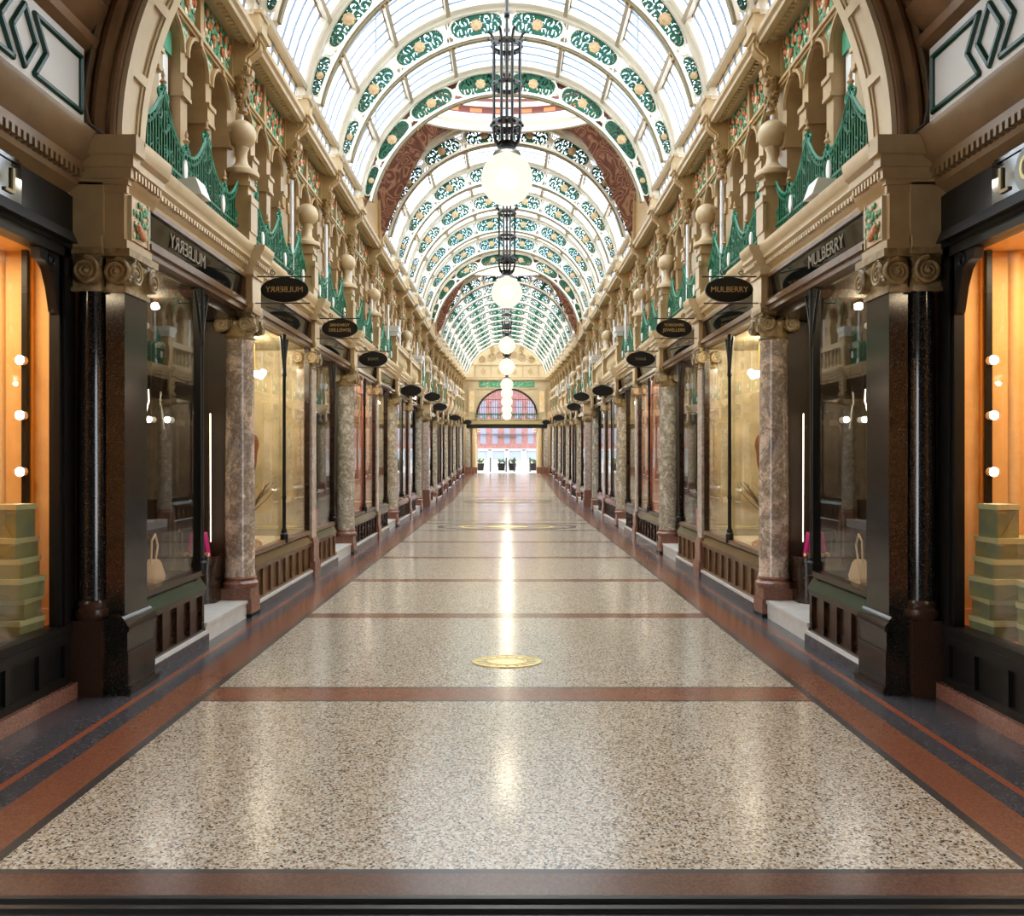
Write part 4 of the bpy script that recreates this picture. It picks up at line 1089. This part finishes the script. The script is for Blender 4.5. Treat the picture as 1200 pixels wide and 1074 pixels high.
    v.box(3.44,3.50,6.66,6.8,0,3.95,2)
    for k in range(4):
        v.tube([(3.36,6.70-.06*k,4.47),(3.36,6.70-.06*k,5.1)], .03, 6, 1)
    wv = N('vestibule_wall', mesh('vestibule_wall', v, [FAIENCE_SHADE, BROWN, BLACKWOOD]), bpy.data.objects['wall_'+S], sx=sx)
    # painted frieze board
    b = N('frieze_board', mesh('frieze_board', MB().box(3.30,3.335,-1.2,6.66,4.475,5.07), mat('white_board', (.74,.70,.63), .5)), sx=sx, cat='frieze board', label=f'white frieze board with green geometric fret high on the {S} foreground wall')
    def loop(pts, nm):
        m = MB(); pts = pts+[pts[0], pts[1]]
        for i in range(len(pts)-2):
            m.tube([(3.295,pts[i][0],pts[i][1]), (3.295,pts[i+1][0],pts[i+1][1])], .024, 6); m.ball((3.295,pts[i][0],pts[i][1]), .024, 6, 5)
        N(nm, mesh(nm, m, mat('fret_green', (.008,.05,.03), .3)), b, sx=sx)
    zb, zt, zm = 4.56, 4.98, 4.77
    loop([(6.60,zb),(6.60,zt),(5.95,zt),(6.10,zm),(5.95,zb)], 'notched_fret')
    loop([(5.965,zm),(5.82,zt),(5.675,zm),(5.82,zb)], 'diamond_fret')
    loop([(5.69,zb),(5.54,zm),(5.69,zt),(4.7,zt),(4.85,zm),(4.7,zb)], 'notched_fret')
    # vestibule shop window
    w = N('shop_window', None, loc=(0,0,0), sx=sx, cat='shop window', label=f'black framed window of the orange lit shop in the {S} foreground')
    XG = 3.47
    fr = MB().box(XG-.05,XG+.02,6.60,6.68,.12,3.6).box(XG-.06,XG+.10,3.2,6.7,.52,.58).box(XG-.05,XG+.08,3.2,6.7,3.44,3.52).box(XG-.03,XG+.05,6.56,6.6,.58,3.44)
    N('frame', mesh('orange_window_frame', fr, BLACKWOOD), w, sx=sx)
    cb = [(6.60,3.44),(6.28,3.44),(6.29,3.36),(6.36,3.35),(6.42,3.30),(6.48,3.18),(6.53,3.0),(6.60,2.95)]
    N('corner_bracket', mesh('corner_bracket', MB().prism(cb, XG-.03, XG+.04, 'x').merge(spiral((XG-.035,6.45,3.38), .05, 1.5, 'x', .012, 1)), BLACKWOOD), w, sx=sx)
    N('glass_pane', mesh('orange_shop_glass', MB().box(XG,XG+.012,3.2,6.57,.58,3.44), GLASS), w, sx=sx)
    bh = MB().box(XG-.02,XG+.06,3.2,6.6,.12,.52).box(XG-.07,XG,3.2,6.65,.44,.52).box(XG-.06,XG,3.2,6.62,.12,.18)
    for k in range(8): bh.box(XG-.05,XG,3.3+k*.42,3.36+k*.42,.18,.44)
    N('bulkhead', mesh('orange_bulkhead', bh, BLACKWOOD), w, sx=sx)
    N('plinth', mesh('orange_plinth', MB().box(XG-.10,XG+.06,3.2,6.72,0,.12), PLINTH), w, sx=sx)
    fa = MB().box(XG-.06,XG+.06,-1.5,6.7,3.52,3.60).box(XG-.04,XG+.06,-1.5,6.7,3.60,3.95)
    fa.prism([(XG-.13,3.55),(XG-.04,3.55),(XG-.04,3.66),(XG-.09,3.64)], -1.5, 6.65, 'y')
    N('fascia', mesh('orange_fascia', fa, BLACKWOOD), w, sx=sx)
    sg = N('sign_panel', mesh('sign_glass', MB().box(XG-.058,XG-.04,3.2,6.0,3.66,3.95).box(XG-.07,XG-.04,5.1,5.95,3.925,3.955), FASCIA), w, sx=sx)
    def Tm(y, z): return Matrix.Translation((XG-.066,y,z)) @ Matrix.Rotation(radians(-90), 4, 'Z')
    N('letter_disc', mesh('letter_disc', MB().merge(MB().lathe([(.155,-.004),(.155,.002)], seg=28, axis='y'), Tm(5.56,3.78)), mat('grey_disc', (.16,.18,.17), .3)), sg, sx=sx)
    N('lettering', mesh('window_lettering', MB().merge(text('L', .26, .008), Tm(5.85,3.78)), mat('dim_gold', (.36,.27,.12), .35)), sg, sx=sx); N('lettering', mesh('window_lettering', MB().merge(text('O', .25, .012), Tm(5.56,3.78)), mat('bright_gold', (.85,.68,.28), .3)), sg, sx=sx)
    # interior of the orange shop
    it = MB().box(3.5,4.9,6.93,6.98,.52,3.6,0).box(4.85,4.9,3.2,6.95,.52,3.6,0).box(3.5,4.9,3.2,6.98,3.56,3.6,0).box(3.53,4.9,3.2,6.98,.48,.53,1).box(3.5,4.9,3.15,3.2,.52,3.6,0)
    it.box(3.53,3.86,6.905,6.93,.53,.66,0).box(3.495,3.505,6.6,6.98,.52,3.6,0).box(3.84,3.86,6.89,6.93,.53,3.56,0)
    for k, x in enumerate((4.12, 4.35, 4.6)): it.lathe([(.05,.53),(.05,3.55)], (x,6.93,0), 12)
    N('interior', mesh('orange_interior', it, [ORANGE, PINKFL]), w, sx=sx)
    for y, e in ((6.2,10),(4.9,10)):
        li = bpy.data.lights.new('orange_shop_lamp', 'AREA'); li.energy = e; li.color = (1,.80,.55); li.size = .5
        lo = bpy.data.objects.new('orange_shop_lamp', li); COL.objects.link(lo); lo.location = (4.2*sx,y,3.53)
    p = N('lighting_pole', mesh('lighting_pole', MB().box(-.022,.022,-.02,.02,.53,3.55), BLACKWOOD), loc=(3.87,6.86,0), sx=sx, cat='lighting pole', label=f'black pole with three white spot lamps in the {S} orange window')
    for z in (2.66,2.22,1.77):
        q = N('spot_lamp', mesh('pole_spot', MB().lathe([(.018,.06),(.034,.03),(.038,-.03)], (-.0,-.05,z), 12, axis='y'), WHITE), p, sx=sx)
        N('lamp_face', mesh('pole_spot_face', MB().ball((0,-.085,z), .034, 12, 8, 0, (1,.5,1)), SPOT), q, sx=sx)
    # boxes
    def card(x, y, z, wx, wy, h, lab, lid=True, rz=0):
        q = N('gift_box', mesh('box_body', MB().box(-wx,wx,-wy,wy,0,h), BOXG), loc=(x,y,z), sx=sx, cat='gift box', group='olive boxes in the orange window', label=lab)
        q.rotation_euler.z = rz*sx
        if lid: N('lid', mesh('box_lid', MB().box(-wx-.008,wx+.008,-wy-.008,wy+.008,h-.035,h+.004), BOXL), q, sx=sx)
        N('ribbon', mesh('box_ribbon', MB().prism([(-wx*.7,.02),(-wx*.6,.02),(wx*.8,h-.05),(wx*.7,h-.05)], -wy-.005, -wy, 'y'), RIBBON), q, sx=sx)
    z = .53; names = ['lowest of the tall stack','second from the bottom of the tall stack','third from the bottom of the tall stack','fourth from the bottom of the tall stack','wide one just under the upright box']
    hs = [.145,.15,.15,.14,.15]; off = [(.0,0),(.02,.01),(-.01,-.01),(.03,.0),(.05,.01)]
    for k in range(5):
        card(3.77+off[k][0], 6.42+off[k][1], z, .21, .14, hs[k], f'olive gift box, {names[k]}, {S} orange window', True, (.1,-.08,.12,-.05,.06)[k]); z += hs[k]+.004
    card(3.70, 6.42, z, .095, .09, .245, f'upright olive gift box on top of the tall stack, {S} orange window', True, .25)
    z = .53
    for k in range(3):
        card(3.86, 6.05, z, .16, .13, .15, f'olive gift box in the short front stack, {["lowest","middle one","topmost with a pale lid"][k]}, {S} orange window', True, (-.1,.1,-.06)[k]); z += .154
    pp = MB(); rnd = random.Random(11)
    for k in range(40): pp.ball((rnd.uniform(-.1,.1), rnd.uniform(-.14,.14), rnd.uniform(.01,.13)), rnd.uniform(.02,.04), 5, 4, 0, (1,rnd.uniform(.5,1.4),.6))
    N('shredded_paper', mesh('shredded_paper', pp, mat('paper_grey', (.42,.38,.3), .8)), loc=(3.70,5.75,.53), sx=sx, cat='packing paper', kind='stuff', label=f'heap of grey shredded packing paper before the boxes, {S} orange window')
    # cable
    cb = N('cable', mesh('cable', MB().tube([(3.20,6.70,5.75),(3.22,6.70,5.3),(3.28,6.69,4.95),(3.31,6.68,4.7),(3.27,6.69,4.5),(3.16,6.70,4.42)], .009, 6), mat('grey_cable', (.12,.11,.08), .5)), sx=sx, cat='cable', label=f'thin grey cable sagging down the brown wall beside the {S} arch springing')
both(build_entrance)

def build_arch():
    ZA = 4.40; b = MB(); AA = radians(90)
    RA = 3.05
    b.arc(RA+.03, RA+.40, -AA, AA, 6.78, 7.19, ZA, 72, 0)
    for y0, y1 in ((6.76,6.86),(7.09,7.19)): b.arc(RA, RA+.04, -AA, AA, y0, y1, ZA, 72, 0)
    for y0, y1 in ((6.86,6.89),(7.06,7.09)): b.arc(RA+.015, RA+.04, -AA, AA, y0, y1, ZA, 72, 0)
    for k in range(-8, 9):
        a = radians(k*11.25); b.arc(RA, RA+.04, a-.012, a+.012, 6.86, 7.09, ZA, 2, 0)
    for r, q, m in ((RA+.08,.035,1),(RA+.19,.06,1),(RA+.31,.05,1)):
        b.tube([(r*sin(-AA+2*AA*i/60), 6.76, ZA+r*cos(-AA+2*AA*i/60)) for i in range(61)], q, 8, m)
    b.arc(RA+.04, RA+.42, -AA, AA, 6.755, 6.785, ZA, 72, 1)
    # wall over the arch
    n = 60; vs = []; fs = []
    for i in range(n+1):
        a = -AA+2*AA*i/n; r = RA+.4
        dx, dz = sin(a), cos(a); s_ = min(5.2/abs(dx) if abs(dx) > 1e-6 else 1e9, 6.2/dz if dz > 1e-6 else 1e9)
        vs += [(r*dx, 6.80, ZA+r*dz), (s_*dx, 6.80, ZA+s_*dz), (r*dx, 7.17, ZA+r*dz), (s_*dx, 7.17, ZA+s_*dz)]
    for i in range(n):
        q = i*4; w = q+4; fs += [(q,w,w+1,q+1), (q+2,q+3,w+3,w+2), (q+1,w+1,w+3,q+3)]
    b.add(vs, fs, 1)
    N('entrance_arch', mesh('entrance_arch', b, [STONE_LT, BROWN]), cat='stone arch', label='broad panelled stone arch framing the whole arcade in the foreground')
    # vestibule vault and an unseen light-blocking wall behind the camera
    v = MB(); vs = []; fs = []
    for i in range(41):
        a = -pi/2+pi*i/40
        for y in (-1.5, 6.8): vs.append((3.5*sin(a), y, 5.5+2.6*cos(a)))
    for i in range(40): fs.append((2*i,2*i+1,2*i+3,2*i+2))
    v.add(vs, fs)
    for y in (1.5, 4.2):
        v.arc(3.2, 3.5, -pi/2, pi/2, y, y+.5, 5.2, 40)
    N('ceiling.002', mesh('vestibule_vault', v, BROWN), kind='structure')
    N('wall_front_blocker', mesh('light_block_wall', MB().box(-5,5,-1.6,-1.5,0,9), BLACKWOOD), kind='structure')  # added out of view, closed and near-black, to keep light off the vestibule
build_arch()

# door track at the front edge of the floor
t = N('door_track', mesh('door_track', MB().box(-3.3,3.3,3.28,3.60,0,.012), BLACKWOOD), cat='door track', label='black metal door track across the floor at the bottom edge')
for y in (3.33,3.42,3.50,3.58): N('groove_rail', mesh('groove_rail', MB().box(-3.3,3.3,y,y+.03,.012,.03), IRONBLK), t)

# ------------------------------------------------------------------ shop walls behind everything, cross passage
def shell(sx):
    b = MB()
    for a, c in ((7.19, 33.5), (37.2, END)):
        b.box(4.5,4.6,a,c,0,4.3)
    b.box(3.3,4.6,33.4,33.5,0,4.3).box(3.3,4.6,37.2,37.3,0,4.3)
    b.box(7.9,8.0,33,38,0,4.3).box(4.5,8,33.0,33.4,0,4.3).box(4.5,8,37.3,37.8,0,4.3).box(3.3,8,33.2,37.5,4.04,4.3)
    N('shop_wall', mesh('shop_wall', b, BROWN), bpy.data.objects['wall_'+SIDE[sx]], sx=sx)
both(shell)

# ------------------------------------------------------------------ far end
def build_end():
    y = END
    b = MB()
    # wall with lunette fanlight and doorway
    zl, rl = 5.0, 2.12
    b.box(-3.6,-rl,y,y+.3,0,6.95); b.box(rl,3.6,y,y+.3,0,6.95)
    n = 32; vs = []; fs = []
    for i in range(n+1):
        a = pi*i/n; x, z = rl*cos(a), zl+1.85*sin(a)
        vs += [(x,y,z),(x,y,6.95),(x,y+.3,z)]
    for i in range(n):
        q, w = i*3, i*3+3; fs += [(q,q+1,w+1,w),(q,w,w+2,q+2)]
    b.add(vs, fs)
    b.box(-3.6,3.6,y,y+.3,6.95,7.6)
    # tympanum
    vs = [(0,y,7.6)]; 
    for i in range(n+1): a = pi*i/n; vs.append((3.2*cos(a), y, 7.6+3.2*sin(a)))
    b.add(vs, [(0,i+1,i+2) for i in range(n)])
    N('wall_back', mesh('end_wall', b, STONE_LT, False), kind='structure')
    # tympanum relief
    o = N('tympanum_relief', None, loc=(0,y,7.6), cat='relief', label='cream scrolled relief filling the arched gable at the far end')
    fr = MB().box(-2.9,2.9,-.06,0,.95,1.02).box(-2.9,2.9,-.06,0,.05,.1)
    for k in range(-2,3): fr.box(k*1.15-.03,k*1.15+.03,-.05,0,.1,.95)
    N('panel_frame', mesh('tympanum_frame', fr, STONE), o)
    sc = MB()
    for sg in (-1,1):
        for cx, cz, r in ((.5,1.75,.3),(1.15,1.55,.34),(1.85,1.4,.26),(.45,2.3,.2),(1.1,2.15,.18)): sc.merge(spiral((sg*cx,-.04,cz), r, 2, 'y', .045, sg))
    sc.ball((0,-.05,1.9), .22, 10, 8, 0, (1,.4,1.6))
    for k in (-1.7,-.55,.55,1.7): sc.prism([(k-.2,.52),(k,.8),(k+.2,.52),(k,.24)], -.06, 0, 'y')
    N('scrollwork', mesh('tympanum_scrolls', sc, STONE), o)
    # string course and green frieze
    N('trim_5', mesh('end_cornice', MB().box(-3.4,3.4,y-.2,y,7.52,7.62).box(-3.4,3.4,y-.14,y,7.46,7.52).box(-2.9,2.9,y-.08,y,6.88,6.95), STONE_LT), kind='structure')
    N('end_frieze', mesh('end_frieze', MB().box(-2.0,2.0,y-.05,y,6.97,7.42), GREENMOS), cat='frieze', label='green mosaic frieze below the gable at the far end')
    for sg in (1,-1):
        p = N('end_pilaster', mesh('end_pilaster', MB().box(2.25,2.8,y-.12,y,4.5,6.88), STONE_LT), sx=sg, cat='pilaster', label=f'{SIDE[sg]} pale pilaster with orange panel flanking the far fanlight')
        N('orange_panel', mesh('end_panel', MB().box(2.35,2.7,y-.14,y-.12,5.2,6.7), mat('orange_glaze', (.85,.55,.22), .5, col2=(.9,.75,.5), nscale=4)), p, sx=sg)
    for sg in (1,-1):
        for q, (x, nm) in enumerate(((2.34,'inner'),(2.78,'outer'))):
            c = N('end_column', mesh('end_shaft', MB().lathe([(.17,.45),(.155,3.5)], seg=16), GREYMARB if q else STONE_LT), loc=(x,y-.2,0), sx=sg, cat='column', label=f'{nm} marble column flanking the far doorway on the {SIDE[sg]}')
            N('plinth', mesh('end_plinth', MB().box(-.2,.2,-.2,.2,0,.45), PLINTH), c); N('capital', CAP_C, c, (0,0,3.5))
    # fanlight
    f = N('fanlight', None, loc=(0,y,zl), cat='fanlight window', label='arched barred fanlight over the far doorway')
    g = MB()
    for k in range(-12, 13):
        x = k*.165; h = 1.85*sqrt(max(0,1-(x/rl)**2)); g.box(x-.022,x+.022,.1,.14,-.1,h)
    for z in (.0,.55,1.1): w = rl*sqrt(1-(z/1.9)**2); g.box(-w,w,.1,.14,z-.02,z+.02)
    N('bars', mesh('fanlight_bars', g, mat('dark_bar', (.12,.06,.06), .5)), f)
    vs = [(0,.15,0)]+[(rl*cos(pi*i/24),.15,1.85*sin(pi*i/24)) for i in range(25)]
    m = MB().add(vs, [(0,i+1,i+2) for i in range(24)])
    N('glass_pane', mesh('fanlight_glass', m, thin_glass('fan_glass', (.9,.85,.88), .05)), f)
    ar = MB(); ar.v = []
    pts = [(2.14*cos(pi*i/24), -.03, 1.87*sin(pi*i/24)) for i in range(25)]
    N('arch_moulding', mesh('fan_arch', MB().tube(pts, .07, 6), WOOD), f)
    # green balcony rail and beam
    r = N('bridge_railing', mesh('bridge_bars', MB().box(-2.3,2.3,y-.42,y-.38,4.55,4.6).box(-2.3,2.3,y-.42,y-.38,5.02,5.08), RAILGREEN), cat='railing', label='green iron railing on the bridge beam at the far end')
    q = MB()
    for k in range(36): q.box(-2.25+k*.128-.02,-2.25+k*.128+.02,y-.41,y-.39,4.6,5.02)
    for k in range(9): q.merge(spiral((-2.05+k*.51,y-.4,4.8), .16, 1.5, 'y', .025, 1))
    N('scrollwork', mesh('bridge_scrolls', q, RAILGREEN), r)
    bm = N('bridge_beam', mesh('bridge_beam', MB().box(-2.9,2.9,y-.5,y+.3,4.30,4.55), mat('beam_gold', (.35,.28,.12), .5)), cat='beam', label='gilded beam with dark underside crossing above the far doorway')
    N('lower_edge', mesh('beam_edge', MB().box(-2.9,2.9,y-.4,y+.3,4.02,4.30), BLACKWOOD), bm)
    # outside: brick building, shopfront, planters
    yo = y+14; z0 = rise(yo)
    s = N('street_building', None, loc=(0,yo,z0), cat='building', label='red brick building with white ground floor across the street beyond the doorway')
    N('brick_wall', mesh('street_brick', MB().box(-9,9,0,.4,1.5,9), BRICK), s)
    gf = MB().box(-9,9,-.05,.4,0,.5).box(-9,9,-.1,.4,1.3,1.5)
    for k in range(-3,4): gf.box(k*1.5-.18,k*1.5+.18,-.1,.4,0,1.4)
    N('white_ground_floor', mesh('street_ground_floor', gf, mat('street_render', (.36,.36,.36), .6)), s)
    for k in range(-3,3): N('shop_window', mesh('street_shop_window', MB().box(k*1.5+.2,k*1.5+1.3,0,.1,.5,1.35), mat('pale_window', (.22,.25,.30), .3)), s)
    for j in range(-1,2):
        for k in range(-4,5):
            N('sash_window', mesh('street_sash', MB().box(k*1.05-.3,k*1.05+.3,-.04,.1,4.2+j*2.3,5.7+j*2.3) if j >= 0 else MB().box(k*1.05-.26,k*1.05+.26,-.04,.1,1.9,3.3), mat('street_pane', (.16,.16,.20), .3)), s)
    N('awning_frame', mesh('awning_frame', MB().prism([(-.95,2.55),(.95,2.55),(.7,2.62),(-.7,2.62)], -.3, -.1, 'y').box(-3,3,-.25,-.1,2.72,2.78), mat('dark_rail', (.06,.05,.06), .5)), s)
    for k, (x, lb) in enumerate(((-2.05,'far left'),(-.42,'inner left'),(.42,'inner right'),(2.05,'far right'))):
        p = N('planter', mesh('planter_box', MB().prism([(-.24,0),(.24,0),(.30,.55),(-.30,.55)], -.25, .25, 'y'), SIGNBLK), loc=(x,y+4.5,0), cat='planter', group='black planters outside the doorway', label=f'black square planter outside the far doorway, {lb} one of the four')
        fl = MB(); rnd = random.Random(k)
        for j in range(26): fl.ball((rnd.uniform(-.26,.26), rnd.uniform(-.2,.2), .58+rnd.uniform(0,.28)), rnd.uniform(.05,.1), 6, 5, 1 if j % 7 == 0 else 0)
        N('plant', mesh('planter_plant', fl, [mat('leaf', (.04,.09,.05), .6), mat('yellow_flower', (.8,.6,.1), .6)]), p)
        N('bollard', mesh('bollard', MB().lathe([(.05,0),(.05,.95),(.065,.98),(.05,1.05),(.005,1.1)], seg=10), IRONBLK), loc=(x*.72+.25,y+2.2,0), cat='bollard', group='thin dark bollards outside the doorway', label=f'thin dark bollard outside the far doorway, {lb} one of the four')
    for sg in (1,-1):
        sgn = N('striped_sign', mesh('striped_sign', MB().box(1.95,2.35,-.03,.03,3.0,3.6,0), WHITE), loc=(0,y+1.5,0), sx=sg, cat='sign', label=f'small red and white striped sign outside the far doorway on the {SIDE[sg]}')
        for z in (3.08,3.3,3.5): N('red_stripe', mesh('red_stripe', MB().box(1.95,2.35,-.04,-.03,z,z+.08), REDBUD), sgn, sx=sg)
        N('bracket', mesh('stripe_bracket', MB().box(2.3,2.9,-.02,.02,2.96,3.0).box(2.86,2.9,-.05,.05,0,3.65), IRONBLK), sgn, sx=sg)
build_end()

# ------------------------------------------------------------------ climb of the far stretch
for o, world in TOP:
    if world:
        o.data = o.data if o.data.users == 1 else o.data.copy()
        for v in o.data.vertices:
            if v.co.y > 38: v.co.z += rise(v.co.y)
    elif o.location.y > 38 and o.location.y < 61.4 and o.name.split('.')[0] != 'tympanum_relief':
        o.location.z += rise(o.location.y)
for nm in ('planter','bollard','striped_sign'):
    for o, w in TOP:
        if o.name.split('.')[0] == nm: o.location.z += rise(o.location.y)

# ------------------------------------------------------------------ light, camera
w = bpy.data.worlds.new('sky'); scene.world = w; w.use_nodes = True
bg = w.node_tree.nodes['Background']; bg.inputs['Color'].default_value = (0.90, 0.95, 1.0, 1); bg.inputs['Strength'].default_value = 2.6

cam = bpy.data.cameras.new('camera'); co = bpy.data.objects.new('camera', cam); COL.objects.link(co)
cam.sensor_width = 36; cam.sensor_fit = 'HORIZONTAL'; cam.lens = 30.0; cam.shift_x = 0.005
co.location = (0,0,H); co.rotation_euler = (radians(90),0,0); cam.clip_end = 300; cam.clip_start = .05
scene.camera = co
vs = scene.view_settings; vs.view_transform = 'Standard'; vs.look = 'None'; vs.gamma = 1; vs.use_curve_mapping = False; vs.exposure = 1.5
cy = scene.cycles; cy.max_bounces = 7; cy.diffuse_bounces = 3; cy.glossy_bounces = 3; cy.transmission_bounces = 2; cy.transparent_max_bounces = 12
cy.caustics_reflective = False; cy.caustics_refractive = False; cy.sample_clamp_indirect = 6
cy.use_adaptive_sampling = True; cy.adaptive_threshold = 0.03; cy.use_denoising = True
